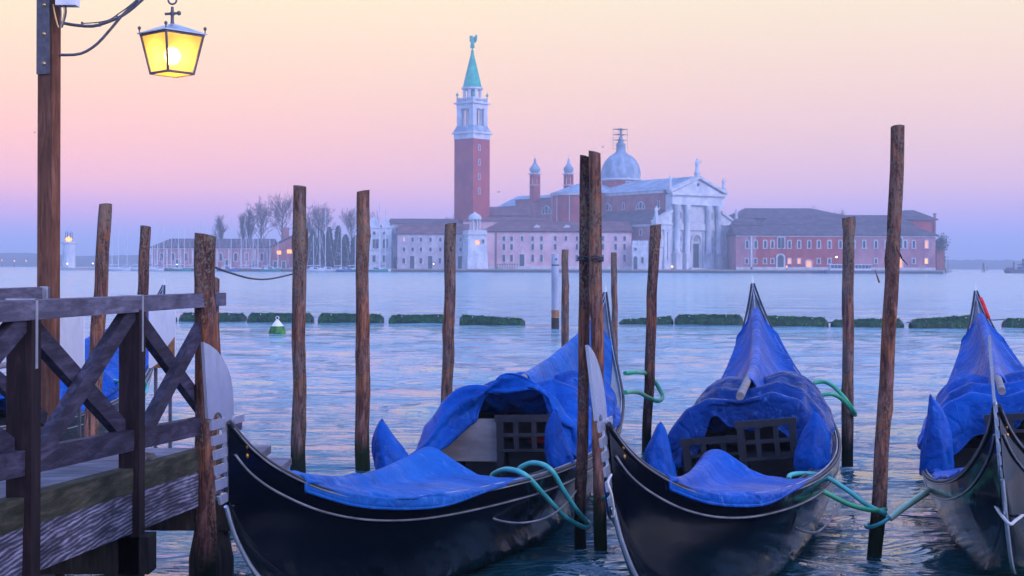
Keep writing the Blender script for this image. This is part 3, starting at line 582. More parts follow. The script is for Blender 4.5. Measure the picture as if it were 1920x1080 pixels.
# ================================================================= CHURCH
th = R(35); fc = at(1306, 499, 480); CH = thing('church', 'white columned basilica with lead dome beside the brick bell tower', 'church', (fc.x, 480, top), th)
Mx = Matrix.Translation((fc.x, 480, 0)) @ Matrix.Rotation(th, 4, 'Z')
Zf = lambda py: zpx(py, 480, 1306)
def part(mb, name, mat, parent=CH):
    return mb.build(name, M[mat], parent)
WC, WO = 11.5, 18.4
zE0, zE1, zAp = Zf(385), Zf(363), Zf(332)    # capital level, eaves, apex
zW0, zW1 = Zf(432), Zf(420)
# body walls
part(MB().box(-WO+.4, WO-.4, .8, 3.0, top-.2, zW1, Mx), 'aisle_front', 'white_st')
part(MB().box(-WC, WC, .4, 3.2, top-.2, zE1-.4, Mx), 'front_wall', 'white_st')
nz0, nz1, nr = zpx(420, 480, 1200), zpx(363, 500, 1200), zpx(342, 515, 1250)
part(MB().box(-WC-.6, WC+.6, 3.2, 62, top-.2, nz1, Mx), 'nave_wall', 'brick_dull')
# nave roof
rv = [(-WC-1.4, 1.5, nz1), (0, .6, nr), (WC+1.4, 1.5, nz1), (-WC-1.4, 63, nz1), (0, 63, nr), (WC+1.4, 63, nz1)]
part(MB().add(rv, [(0,1,4,3), (1,2,5,4), (0,2,1), (3,4,5), (0,3,5,2)], False, Mx), 'nave_roof', 'lead')
seams = MB()
for k in range(30):
    v = 3+k*2.0
    for s in (-1, 1): seams.beam((s*(WC+1.4), v, nz1+.08), (0, v, nr+.08), .12, .12, M=Mx)
part(seams, 'roof_seam', 'lead')
part(MB().box(-WC-1.1, -WC-.6, 3.2, 62, nz1-1.0, nz1-.05, Mx), 'nave_cornice', 'white_sh')
# aisle
za0, za1 = zpx(420, 480, 1180), zpx(397, 490, 1180)
part(MB().box(-WO, -WC-.62, 3.0, 40, top-.2, za0, Mx), 'aisle_wall', 'brick_mauve'); part(MB().box(WC+.62, WO, 3.0, 40, top-.2, za0, Mx), 'aisle_wall', 'brick_mauve')
for s in (-1, 1):
    part(MB().prism([(s*(WO+.7), 3, za0), (s*(WC+.6), 3, za0), (s*(WC+.6), 3, za1)], (0, 37.5, 0), Mx), 'aisle_roof', 'tile_dk')
dm = MB(); dm.box(-WO-.8, -WO-.02, 3.0, 40.5, za0-.75, za0-.3, Mx)
for k in range(46): dm.box(-WO-.6, -WO-.1, 3.3+k*.8, 3.7+k*.8, za0-1.15, za0-.75, Mx)
part(dm, 'aisle_cornice', 'white_sh')
# lunette (thermal) and small windows on the nave flank: frame built on plane u=-WC-.6
Tf = Mx @ Matrix.Translation((-WC-.6, 0, 0)) @ Matrix.Rotation(-PI/2, 4, 'Z')
def lunette(v, z, r, T=Tf, root=CH):
    mb = MB(); pts = [(-v+r*math.cos(a), -.12, z+r*math.sin(a)) for a in np.linspace(0, PI, 13)]
    mb.tube(pts, .22, 5, M=T); mb.box(-v-r-.3, -v+r+.3, -.3, .05, z-.3, z, T)
    for x in (-r*.38, r*.38): mb.box(-v+x-.17, -v+x+.17, -.25, .05, z, z+r*.92, T)
    o = mb.build('lunette_window', M['white_sh'], root)
    p = MB().prism([(-v+r*math.cos(a), -.04, z+r*math.sin(a)) for a in np.linspace(0, PI, 13)], (0, .1, 0), T).build('pane', M['glass']); p.data.transform(root.matrix_basis.inverted()); p.parent = o
zl = zpx(393, 495, 1200)
for v in (15.5, 34.0): lunette(v, zl, 2.3)
for v in (6, 25): window(CH, -v, 0, zl+.1, .9, 2.1, False, 'glass', 'white_sh', .25, Mx=Tf)
for v in (8, 19, 31): window(CH, -v, -(WO-WC-.6), zpx(441, 480, 1180), .9, 1.9, True, 'glass', 'white_sh', .3, Mx=Tf)
# transept apse
cu, cv, cr = -19.0, 43.5, 8.7; zt_ = zpx(362, 500, 1090)
mb = MB(); mb.lathe([(cr, top-.2), (cr, zt_)], 28, (cu, cv, 0), Mx); mb.box(cu, cu+12, cv-cr, cv+cr, top-.2, zt_, Mx); part(mb, 'transept_apse', 'brick')
mb = MB(); mb.lathe([(cr+.7, zt_-.9), (cr+.8, zt_), (cr+.8, zt_+.05)], 28, (cu, cv, 0), Mx); part(mb, 'apse_cornice', 'white_sh')
mb = MB(); zr_ = zpx(344, 505, 1090); n_ = 15
fan = [(cu+(cr+.9)*math.cos(a), cv+(cr+.9)*math.sin(a), zt_+.06) for a in np.linspace(PI/2, 3*PI/2, n_)]
mb.add(fan+[(cu+1, cv, zr_)], [(i, i+1, n_) for i in range(n_-1)], False, Mx); mb.add([(cu, cv-cr-.9, zt_+.06), (cu+14, cv-cr-.9, zt_+.06), (cu+14, cv+cr+.9, zt_+.06), (cu, cv+cr+.9, zt_+.06), (cu+1, cv, zr_), (cu+14, cv, zr_)], [(0,1,5,4), (2,3,4,5)], False, Mx); part(mb, 'apse_roof', 'lead')
for a in (PI*.80, PI*1.0, PI*1.2):
    part(MB().tube([(cu+(cr+.15)*math.cos(a), cv+(cr+.15)*math.sin(a), top+12), (cu+(cr+.15)*math.cos(a), cv+(cr+.15)*math.sin(a), zt_-1)], .16, 5, M=Mx), 'downpipe', 'white_sh')
# choir
zc_ = zpx(368, 520, 1010); zcr = zpx(357, 520, 1010)
part(MB().box(-WC-.6, WC+.6, 62, 92, top-.2, zc_, Mx), 'choir_wall', 'brick_dull')
part(MB().add([(-WC-1.3,61.5,zc_),(WC+1.3,61.5,zc_),(WC+1.3,92.6,zc_),(-WC-1.3,92.6,zc_),(0,61.5,zcr),(0,88,zcr)], [(0,3,5,4),(1,4,5,2),(2,5,3),(0,4,1)], False, Mx), 'choir_roof', 'lead')
lunette(71, zpx(398, 520, 1020), 2.9)
ze_, zer = zpx(384, 540, 960), zpx(362, 540, 980)
mb = MB(); mb.lathe([(8.6, top), (8.6, ze_)], 20, (-2, 106, 0), Mx); mb.box(-10.6, 6.6, 92, 106, top, ze_, Mx); part(mb, 'east_end', 'brick_dull')
mb = MB(); mb.lathe([(9.2, 0), (.2, zer-ze_)], 20, (-2, 104, ze_+.02), Mx); mb.add([(-11.2,92,ze_),(7.2,92,ze_),(7.2,104,ze_),(-11.2,104,ze_),(-2,92,zer),(-2,104,zer)], [(0,3,5,4),(1,4,5,2),(0,4,1)], False, Mx); part(mb, 'east_roof', 'lead')
for v in (95, 100): window(CH, -v, 0.75, zpx(397, 540, 960), 1.5, 2.6, True, 'shutter', 'brick_dull', .3, Mx=Tf)
# dome
du, dv = 1.0, 42.5; r0 = 7.35; zA, zB = zpx(356, 505, 1162), zpx(334, 505, 1162); zT = zpx(284, 505, 1162)
mb = MB(); mb.lathe([(r0-.25, zA-4), (r0-.25, zB-.3)], 32, (du, dv, 0), Mx); part(mb, 'dome_drum', 'brick')
part(MB().lathe([(r0+.1, 0), (r0+.7, .25), (r0+.7, .7), (r0+.1, .9)], 32, (du, dv, zB-.6), Mx), 'dome_cornice', 'white_sh')
H_ = zT-zB; part(MB().lathe([(r0, 0), (r0+.02, H_*.12)]+[(r0*math.cos(a)**.92, H_*(.12+.88*math.sin(a))) for a in np.linspace(.05, 1.35, 14)]+[(1.8, H_*1.0)], 32, (du, dv, zB+.3), Mx), 'dome', 'lead')
ribs = MB()
for k in range(16):
    a = 2*PI*k/16; ribs.tube([(du+(r0*math.cos(t)**.92+.04)*math.cos(a), dv+(r0*math.cos(t)**.92+.04)*math.sin(a), zB+.3+H_*(.12+.88*math.sin(t))) for t in np.linspace(0, 1.33, 9)], .1, 4, M=Mx)
part(ribs, 'dome_rib', 'lead')
window(CH, du-2.2, dv-r0*.93, zA-.3, 1.7, 3.4, False, 'glass', 'white_sh', .35, Mx=Mx)
window(CH, -(dv+1.5), -(r0*.93)-WC-.6-du+WC*1.0+.6+0, zA-.3, 1.7, 3.4, False, 'glass', 'white_sh', .35, Mx=Mx @ Matrix.Rotation(-PI/2, 4, 'Z'))
zL = zT-.2; part(MB().lathe([(2.5, 0), (2.6, .4), (1.9, .8), (1.7, 3.2), (2.0, 3.5), (1.2, 4.4), (.7, 6.2), (.35, 6.8), (.45, 7.2), (.1, 7.6)], 12, (du, dv, zL), Mx), 'dome_lantern', 'lead')
figure(Mx @ Matrix.Translation((du, dv, zL+7.3)), 2.6, 'lead', 'statue', CH)
sc_ = MB()
for x in (-2.6, 2.0):
    for y in (-1.6, 1.6): sc_.tube([(du+x*.9, dv+y, zL+1.5), (du+x*.9, dv+y, zL+9.6)], .055, 4, M=Mx)
for k in range(8):
    z = zL+2.2+k*1.0; off = (-1.0 if k % 2 else 0)
    for y in (-1.6, 1.6): sc_.beam((du-2.9+off*.3, dv+y, z), (du+2.4+(0 if k > 4 else -2.6), dv+y, z), .07, .07, M=Mx)
    if k in (3, 5, 7): sc_.box(du-2.6, du+2.2, dv-1.5, dv+1.5, z+.04, z+.14, Mx)
scf = single(sc_, 'scaffolding', M['iron'], 'thin scaffolding around the top of the church dome', 'scaffolding', Mx @ Vector((du, dv, zL+2)))
# turrets
def turret(px, pw, ptop, pcorn, pdome, Yt):
    x = fpx(px, Yt); T = Matrix.Translation((x, Yt, 0)) @ Matrix.Rotation(th, 4, 'Z'); s = pw/5.0/2/1.3
    Zt = lambda py: zpx(py, Yt, px)
    o = MB(); o.box(-s, s, -s, s, Zt(378), Zt(347), T)
    for a in (-1, 1):
        for b_ in (-1, 1): o.box(a*s-(0 if a < 0 else s*.55), a*s+(s*.55 if a < 0 else 0), b_*s-(0 if b_ < 0 else s*.55), b_*s+(s*.55 if b_ < 0 else 0), Zt(347), Zt(332), T)
    o.box(-s, s, -s, s, Zt(332), Zt(327), T); tb = o.build('turret', M['brick_dk'], CH)
    c_ = MB(); c_.box(-s-.3, s+.3, -s-.3, s+.3, Zt(348), Zt(346.5), T); c0 = c_.build('string_course', M['white_sh']); c0.data.transform(CH.matrix_basis.inverted()); c0.parent = tb; c_ = MB(); c_.box(-s-.4, s+.4, -s-.4, s+.4, Zt(327), Zt(325), T); cc = c_.build('cornice', M['white_sh']); cc.data.transform(CH.matrix_basis.inverted()); cc.parent = tb
    Hd = Zt(295)-Zt(325); d = MB().lathe([(s*1.0, 0), (s*1.42, Hd*.16), (s*1.45, Hd*.3), (s*.95, Hd*.45), (s*.45, Hd*.62), (s*.28, Hd*.8), (s*.3, Hd*.85), (.1, Hd*.95), (.05, Hd*1.0), (.05, Hd*1.18)], 12, (0, 0, Zt(325)), T).build('onion_dome', M['lead']); d.data.transform(CH.matrix_basis.inverted()); d.parent = tb
turret(1002.5, 19, 0, 0, 0, 536); turret(1065.5, 18, 0, 0, 0, 548)
# facade dressing
fd = MB()
fd.box(-WC-.5, WC+.5, -.9, .38, zE0, zE1-.8, Mx); fd.box(-WC-1.2, WC+1.2, -1.7, .36, zE1-.8, zE1, Mx)
part(fd, 'entablature', 'white_st')
dn = MB()
for k in range(30): dn.box(-WC-.6+k*.82, -WC-.2+k*.82, -1.4, -.9, zE1-1.25, zE1-.8, Mx)
part(dn, 'dentils', 'white_sh')
pd = MB(); pd.prism([(-WC-.3, -.7, zE1), (WC+.3, -.7, zE1), (0, -.7, zAp-.9)], (0, 1.8, 0), Mx); part(pd, 'pediment', 'white_st')
rk = MB()
for s in (-1, 1):
    rk.prism([(s*(WC+1.6), -1.7, zE1+.0), (0, -1.7, zAp-.6), (0, -1.7, zAp+.35), (s*(WC+1.6), -1.7, zE1+.9)], (0, 2.8, 0), Mx)
part(rk, 'raking_cornice', 'white_sh')
part(MB().lathe([(.01, 0), (.55, 0), (.55, .1)], 14, (0, 0, 0), Mx @ Matrix.Translation((0, -.74, (zE1+zAp)/2+.2)) @ Matrix.Rotation(PI/2, 4, 'X')), 'oculus', 'glass')
# giant columns on pedestals
zp = Zf(475)
for u in (-9.6, -5.0, 5.0, 9.6):
    part(MB().box(u-1.35, u+1.35, -1.9, .38, top, zp, Mx).box(u-1.5, u+1.5, -2.05, -.1, zp-.4, zp+.02, Mx), 'pedestal', 'white_st')
    hC = zE0-zp; part(MB().lathe([(1.2, 0), (1.2, .35), (1.0, .5), (1.0, hC*.3), (.86, hC-2.0), (.95, hC-1.9), (.9, hC-1.6), (1.25, hC-.25), (1.25, hC)], 16, (u, -.75, zp), Mx), 'column', 'white_st')
# side bays: half pediments, minor entablature, pilasters
for s in (-1, 1):
    e = MB(); e.box(min(s*WC, s*(WO+.3)), max(s*WC, s*(WO+.3)), -.2, .78, zW0, zW1-.5, Mx); e.box(min(s*WC, s*(WO+.8)), max(s*WC, s*(WO+.8)), -.8, .76, zW1-.5, zW1, Mx); part(e, 'side_entablature', 'white_st')
    e = MB(); e.prism([(s*WC, -.1, zW1), (s*(WO+.2), -.1, zW1), (s*WC, -.1, Zf(399))], (0, 2.0, 0), Mx); part(e, 'half_pediment', 'white_st')
    e = MB(); e.prism([(s*(WO+1.0), -.8, zW1+.0), (s*WC, -.8, Zf(399)-.1), (s*WC, -.8, Zf(399)+.8), (s*(WO+1.0), -.8, zW1+.75)], (0, 2.6, 0), Mx); part(e, 'side_raking_cornice', 'white_sh')
    for u in (12.4, 14.0, 17.3):
        part(MB().box(s*u-.6, s*u+.6, .1, .79, top+3.2, zW0, Mx).box(s*u-.85, s*u+.85, -.15, .79, top, top+3.2, Mx).box(s*u-.8, s*u+.8, -.1, .79, zW0-.8, zW0-.02, Mx), 'pilaster', 'white_st')
    tb = MB(); u = s*15.6; tb.box(u-1.0, u+1.0, .35, .79, Zf(465), Zf(447), Mx); tb.prism([(u-1.3, .2, Zf(446)), (u+1.3, .2, Zf(446)), (u, .2, Zf(441))], (0, .6, 0), Mx); tba = part(tb, 'tabernacle', 'white_sh')
    part(MB().lathe([(.45, 0), (.3, .3), (.35, 1.3), (.15, 1.7), (.2, 2.1)], 8, (u, .3, Zf(463)), Mx), 'bust', 'white_st')
# minor entablature across the centre, niches, portal
part(MB().box(-8.3, -6.2, -.35, .39, zW0, zW1, Mx).box(6.2, 8.3, -.35, .39, zW0, zW1, Mx).box(-3.9, 3.9, -.35, .39, zW0, zW1, Mx), 'inner_entablature', 'white_sh')
part(MB().box(-3.2, 3.2, .2, .395, Zf(416), Zf(389), Mx), 'inscription_panel', 'white_sh')
for u in (-7.3, 7.3):
    window(CH, u, .4, Zf(470), 1.3, Zf(444)-Zf(470), True, 'stone', 'white_sh', .35, 'niche', Mx=Mx); figure(Mx @ Matrix.Translation((u, .1, Zf(468))), 3.0, 'white_st', 'statue', CH)
    window(CH, u, .4, Zf(411), 1.3, Zf(398)-Zf(411), False, 'stone', 'white_sh', .3, 'niche', Mx=Mx)
window(CH, 0, .4, top+.6, 2.7, Zf(457)-top-.6, False, 'shutter', 'white_sh', .7, 'door', Mx=Mx)
ar = MB(); ar.tube([(2.1*math.cos(a), .1, Zf(452)+2.3*math.sin(a)) for a in np.linspace(0, PI, 12)], .35, 6, M=Mx); ar.box(-2.6, -2.0, 0, .4, top, Zf(452), Mx); ar.box(2.0, 2.6, 0, .4, top, Zf(452), Mx); part(ar, 'portal_arch', 'white_sh')
part(MB().lathe([(.01, 0), (.85, 0), (.95, .25)], 14, (0,0,0), Mx @ Matrix.Translation((0, .4, Zf(448))) @ Matrix.Rotation(PI/2, 4, 'X')), 'medallion', 'stone')
for u in (-3.4, 3.4): part(MB().lathe([(.4, 0), (.32, .3), (.3, Zf(436)-top-2.4), (.45, Zf(436)-top-2)], 10, (u, .1, top+2), Mx).box(u-.5, u+.5, -.4, .38, top, top+2, Mx), 'portal_column', 'white_st')
st_ = MB()
for k in range(4): st_.box(-6-.0+k*.4, 6-k*.4, -4.0+k*.4, .3, top-.02, top+.15*(k+1), Mx)
part(st_, 'steps', 'white_sh')
for (u, z, hh, v) in ((0, zAp+.2, 5.0, 0), (-WC-.9, zE1+.9, 3.6, 0), (WC+.9, zE1+.9, 3.6, 0), (-WO-.2, zW1+.6, 3.8, 0), (WO+.2, zW1+.6, 3.8, 0)):
    pd_ = MB().box(u-.7, u+.7, -.9, .5, z-1.0, z+1.1, Mx).box(u-.9, u+.9, -1.1, .7, z+1.1, z+1.3, Mx); part(pd_, 'statue_base', 'white_sh')
    figure(Mx @ Matrix.Translation((u, -.2, z+1.3)), hh, 'white_st', 'statue', CH)
# annexes between the church and the pink building
YA = 505; ra = thing('sacristy', 'dark low tiled roofs stepping up behind the pink building beside the bell tower', 'building', (fpx(950, YA), YA, top))
block(ra, 'wall', 'pink', 884, 992, 404, YA, 9); hiproof(ra, fpx(862, YA), fpx(992, YA), YA-1, YA+9, zpx(403, YA), zpx(388, YA+5), 9, 5, 'tile')
YA = 494; ra = thing('refectory', 'plain stucco block with a shallow roof close behind the pink building', 'building', (fpx(960, YA), YA, top))
block(ra, 'wall', 'pink', 868, 1030, 414, YA, 8); hiproof(ra, fpx(868, YA), fpx(1030, YA), YA, YA+8, zpx(413, YA), zpx(408, YA+4), 2, 2, 'tile')
# ================================================================= SMALL LIGHTHOUSE, left
Y = 522; x = fpx(129, Y); r_ = thing('lighthouse', 'squat white round lighthouse with glowing orange lamp behind the wooden lamp post', 'lighthouse', (x, Y, .8))
Zt = lambda py: zpx(py, Y, 129)
MB().lathe([(2.5, .8-.3), (2.3, Zt(457)), ], 18, (x, Y, 0)).build('tower_body', M['white_st'], r_)
MB().lathe([(2.7, Zt(457)), (2.8, Zt(455.5)), (2.8, Zt(453)), (2.3, Zt(453))], 18, (x, Y, 0)).build('gallery', M['white_sh'], r_)
mb = MB()
for k in range(8): a = k*PI/4; mb.tube([(x+1.3*math.cos(a), Y+1.3*math.sin(a), Zt(453)), (x+1.3*math.cos(a), Y+1.3*math.sin(a), Zt(437))], .1, 5)
mb.build('lantern_frame', M['iron'], r_)
MB().lathe([(1.6, 0), (1.5, .3), (.7, 1.1), (.1, 1.5), (.05, 2.2)], 12, (x, Y, Zt(437))).build('lantern_roof', M['lead'], r_)
MB().lathe([(.05, -.1), (1.05, .4), (1.25, .9), (1.0, 1.5), (.05, 2.0)], 12, (x, Y-.3, Zt(453.5))).build('lamp', emit('beacon lamp', (1, .27, .03), 3.5), r_)
# ================================================================= TREES
M['bark'] = wallmat('bare branches', (.06,.045,.04), (.10,.08,.07)); M['leaf'] = mottled('dark evergreen', (.015,.035,.02), (.035,.07,.035), .6, rough=.9, bumpd=0)
def bare_tree(px, Y, ptop, wpx, label, seed, poplar=False, z0=None):
    rnd = random.Random(seed); x = fpx(px, Y); z0 = top if z0 is None else z0; H = zpx(ptop, Y, px)-z0; Wd = wpx/2600*Y/2
    r_ = thing('bare_tree', label, 'tree', (x, Y, z0), 0, 'bare winter trees behind the marina')
    tk = MB(); cr_ = MB(); hf = .22 if poplar else .36
    tk.tube([(x, Y, z0), (x+.1, Y, z0+H*hf*.5), (x, Y, z0+H*hf), (x+.15, Y, z0+H*.7)], [H*.022, H*.018, H*.014, H*.005], 6)
    tk.build('trunk', M['bark'], r_)
    def br(p, d, l, r, dep):
        q = p; pts = [p]
        for k in range(3):
            d = (d+Vector((rnd.gauss(0, .13), rnd.gauss(0, .13), rnd.gauss(.05, .08)))).normalized(); q = q+d*(l/3); pts.append(q)
        cr_.tube(pts, [r, r*.8, r*.62, r*.45], 3, False)
        if dep <= 0: return
        for _ in range(rnd.choice((2, 3, 3, 4))):
            sp = .28 if poplar else .8
            dd = (d+Vector((rnd.gauss(0, sp), rnd.gauss(0, sp), rnd.gauss(.12, .25)))).normalized()
            br(pts[rnd.choice((1, 2, 3, 3))], dd, l*rnd.uniform(.55, .85), max(r*.6, .05), dep-1)
    nb = 18 if poplar else 15
    for k in range(nb):
        a = k*2.4+rnd.random(); f = hf+(.72-hf)*k/nb; rr = (.16 if poplar else 1.1)
        d = Vector((math.cos(a)*rr, math.sin(a)*rr, 1)).normalized()
        l0 = H*(.19 if poplar else .24)*(1-.35*k/nb); br(Vector((x, Y, z0+H*f)), d, l0, H*.009, 4)
    # fit to the crown's size
    xs = np.array([v[0]-x for v in cr_.v]); zs = np.array([v[2] for v in cr_.v]); sx = Wd/np.percentile(abs(xs), 88); sz = (z0+H-(z0+H*hf))/(np.percentile(zs, 99.7)-(z0+H*hf))
    cr_.v = [(x+(v[0]-x)*sx, Y+(v[1]-Y)*sx, z0+H*hf+(v[2]-z0-H*hf)*sz) for v in cr_.v]
    cr_.build('crown', M['bark'], r_, fixn=False)
for a in ((413, 530, 403, 17, 'thin bare poplar alone above the warehouse roof', 1, True), (455, 528, 398, 11, 'narrow bare poplar, leftmost of the clump behind the warehouse', 2, True), (466, 532, 392, 14, 'bare poplar second from the left in the clump behind the warehouse', 3, True),
          (489, 526, 369, 36, 'broad bare tree rising over the middle of the warehouse', 4), (529, 522, 363, 40, 'tallest bare tree, its crown touching the tall mooring pole', 5), (597, 515, 380, 40, 'round crowned bare tree standing between two mooring poles', 6),
          (659, 520, 388, 30, 'bare tree half hidden by the orange mooring pole', 7), (574, 530, 400, 26, 'small bare tree behind the tall mooring pole', 8), (700, 510, 396, 16, 'small bare treetop behind the curved gables', 9)):
    bare_tree(*a)
def evergreen(px, Y, ptop, wpx, label, seed):
    rnd = random.Random(seed); x = fpx(px, Y); H = zpx(ptop, Y, px)-top; Wd = wpx/2600*Y/2*2.0
    r_ = thing('evergreen_tree', label, 'tree', (x, Y, top), 0, 'dark evergreens at the marina')
    MB().tube([(x, Y, top), (x, Y, top+H*.6)], [.3, .1], 6).build('trunk', M['bark'], r_)
    cr_ = MB()
    for k in range(2600):
        t = rnd.random()**.85; rr = Wd*(1-t)**.6*(.55+.45*rnd.random())*(1+.25*math.sin(9*t+seed)); a = rnd.random()*6.283
        p = Vector((x+rr*math.cos(a), Y+rr*math.sin(a), top+.3+H*.97*t)); s = rnd.uniform(.3, .75)
        d1 = Vector((rnd.gauss(0,1), rnd.gauss(0,1), rnd.gauss(.4,1))).normalized()*s; d2 = Vector((rnd.gauss(0,1), rnd.gauss(0,1), rnd.gauss(0,1))).normalized()*s*.6
        cr_.add([p-d1, p+d2, p+d1*1.2], [(0,1,2)])
    cr_.build('crown', M['leaf'], r_, fixn=False)
for a in ((572, 500, 437, 14, 'short dark evergreen beside the thick mooring pole', 1), (586, 503, 432, 18, 'wide dark evergreen left of the cypress row', 2), (603, 500, 430, 20, 'dark bushy evergreen in the middle of the row', 3), (617, 502, 426, 17, 'pointed dark evergreen second from the right of the row', 4),
          (634, 500, 424, 17, 'tallest dark cypress at the right end of the row', 5), (648, 501, 441, 15, 'low dark evergreen tapering off at the right of the row', 6), (666, 500, 443, 16, 'dark evergreen glimpsed left of the orange mooring pole', 7)): evergreen(*a)
for px, pt, wd, lb, sd_ in ((1530, 388, 34, 'bare treetops above the ridge of the cloister block', 21), (1574, 393, 18, 'small bare treetop at the end of the cloister ridge', 22), (1384, 399, 16, 'bare treetop beside the right corner statue of the church', 23), (843, 403, 16, 'faint bare treetop just left of the bell tower', 24)):
    bare_tree(px, 560, pt, wd, lb, sd_)
bx = MB(); rnd = random.Random(4)
for k in range(700):
    p = Vector((fpx(1766, 472)+rnd.gauss(0, 1.0), 472+rnd.gauss(0, .8), zpx(455, 472, 1766)+rnd.gauss(0, 1.3))); s = .3
    bx.add([p, p+Vector((rnd.gauss(0,s), rnd.gauss(0,s), rnd.gauss(0,s))), p+Vector((rnd.gauss(0,s), rnd.gauss(0,s), rnd.gauss(0,s)))], [(0,1,2)])
single(bx, 'ivy_bush', M['leaf'], 'dark ivy bush on the wall at the right corner of the island', 'bush', (fpx(1766, 472), 472, zpx(455, 472, 1766)))
# ================================================================= MARINA BOATS
M['boat_white'] = mottled('white boat hull', (.5,.52,.55), (.68,.70,.72), .5, rough=.4, bumpd=0); M['boat_green'] = mottled('green boat cover', (.02,.22,.18), (.03,.30,.24), .5, rough=.6, bumpd=0); M['boat_blue'] = mottled('blue boat hull', (.03,.10,.26), (.05,.15,.34), .5, rough=.4, bumpd=0); M['mast'] = mottled('aluminium mast', (.55,.57,.60), (.70,.72,.75), 1, rough=.4, bumpd=0)
rnd = random.Random(12)
masts = [(222,412),(210,450),(238,442),(261,415),(265,427),(286,415),(290,421),(295,417),(307,417),(321,426),(335,421),(346,425),(366,415),(376.5,411),(388,413),(401,407),(433,409),(452,441),(461,432),(474,441),(484,426),(506,410),(521,419),(553,425),(588,440),(600,432),(610,392),(640,403),(666,385),(696,400),(712,380),(722,390)]
hue = ['white', 'white', 'blue', 'white', 'green', 'white']
posn = ['beside the breakwater', 'in front of the warehouse', 'near the lit brick house', 'by the evergreen row', 'before the curved gables']
for i, (px, pt) in enumerate(masts):
    Y = 462+(i*7 % 5)*3.0+(6 if px < 560 else -3); x = fpx(px, Y); Lh = rnd.uniform(6, 9.5)*(.75 if pt > 430 else 1); hc = hue[i % 6]
    where = posn[0] if px < 275 else posn[1] if px < 500 else posn[2] if px < 575 else posn[3] if px < 675 else posn[4]
    r_ = thing('sailboat', 'moored %s sailboat %s, mast %s in the row from the left' % (hc, where, ('first','second','third','fourth','fifth','sixth','seventh','eighth','ninth','tenth','eleventh','twelfth','thirteenth','fourteenth','fifteenth','sixteenth','seventeenth','eighteenth','nineteenth','twentieth','twenty-first','twenty-second','twenty-third','twenty-fourth','twenty-fifth','twenty-sixth','twenty-seventh','twenty-eighth','twenty-ninth','thirtieth','thirty-first','thirty-second')[i]), 'sailboat', (x, Y, 0), 0, 'sailboats moored in the marina')
    hb = MB(); rows = []
    for k in range(9):
        t = k/8; wdt = 1.3*math.sin(PI*min(1, .12+t*.88))**.6*(1 if t < .8 else (1-t)/.2*.9+.1); xx = x-Lh*.45+Lh*t; zz = .85+.5*(t-.3)**2
        rows.append([(xx, Y-wdt, zz), (xx, Y-wdt*.8, -.1), (xx, Y+wdt*.8, -.1), (xx, Y+wdt, zz), (xx, Y-wdt, zz)])
    hb.grid(rows); hb.build('hull', M['boat_'+hc], r_)
    MB().box(x-Lh*.25, x+Lh*.15, Y-.7, Y+.7, .8, 1.35).build('cabin', M['boat_white'], r_)
    zt = zpx(pt, Y, px); ln = rnd.uniform(-.012, .012)*(zt)
    MB().tube([(x, Y, .9), (x+ln, Y, zt)], [.13, .09], 5).build('mast', M['mast'], r_)
    MB().tube([(x, Y, 2.2), (x-Lh*.36, Y, 2.0)], .13, 5).build('boom', M[rnd.choice(['boat_blue', 'boat_white', 'mast'])], r_)
    sg = MB(); sg.tube([(x+ln, Y, zt*.97), (x+Lh*.5, Y, .95)], .035, 3, False); sg.tube([(x+ln, Y, zt*.97), (x-Lh*.42, Y, .9)], .035, 3, False); sg.build('stay', M['mast'], r_)
def motorboat(px, Y, Lh, col, label, canopy=True):
    x = fpx(px, Y); r_ = thing('motorboat', label, 'boat', (x, Y, 0), 0, 'motor boats moored at the island quay')
    rows = []
    for k in range(9):
        t = k/8; wdt = 1.0*(1 if t < .6 else 1-((t-.6)/.4)**2*.95); xx = x-Lh/2+Lh*t; rows.append([(xx, Y-wdt, .75+.4*t*t), (xx, Y-wdt*.75, -.1), (xx, Y+wdt*.75, -.1), (xx, Y+wdt, .75+.4*t*t), (xx, Y-wdt, .75+.4*t*t)])
    MB().grid(rows).build('hull', M[col], r_)
    MB().prism([(x-Lh*.3, Y-.75, .8), (x+Lh*.22, Y-.75, .8), (x+Lh*.1, Y-.75, 1.6), (x-Lh*.28, Y-.75, 1.7)], (0, 1.5, 0)).build('cabin', M['boat_white'], r_)
    MB().prism([(x-Lh*.1, Y-.78, 1.0), (x+Lh*.15, Y-.78, 1.0), (x+Lh*.08, Y-.78, 1.45), (x-Lh*.1, Y-.78, 1.5)], (0, 1.56, 0)).build('window', M['glass'], r_)
for a in ((427, 465, 7, 'boat_blue', 'dark blue motorboat just right of the short thick mooring pole'), (507, 463, 7, 'boat_green', 'bright green covered boat below the lit brick house'), (592, 458, 6, 'boat_white', 'white motorboat below the evergreens, left one'), (617, 459, 6, 'boat_white', 'white motorboat below the evergreens, right one'), (645, 458, 5, 'boat_blue', 'small blue motorboat left of the orange mooring pole'), (705, 457, 8, 'boat_green', 'long teal boat below the curved gables'), (240, 505, 6, 'boat_white', 'white motorboat beside the breakwater end'), (276, 500, 7, 'boat_white', 'white motorboat by the left warehouse corner')): motorboat(*a)
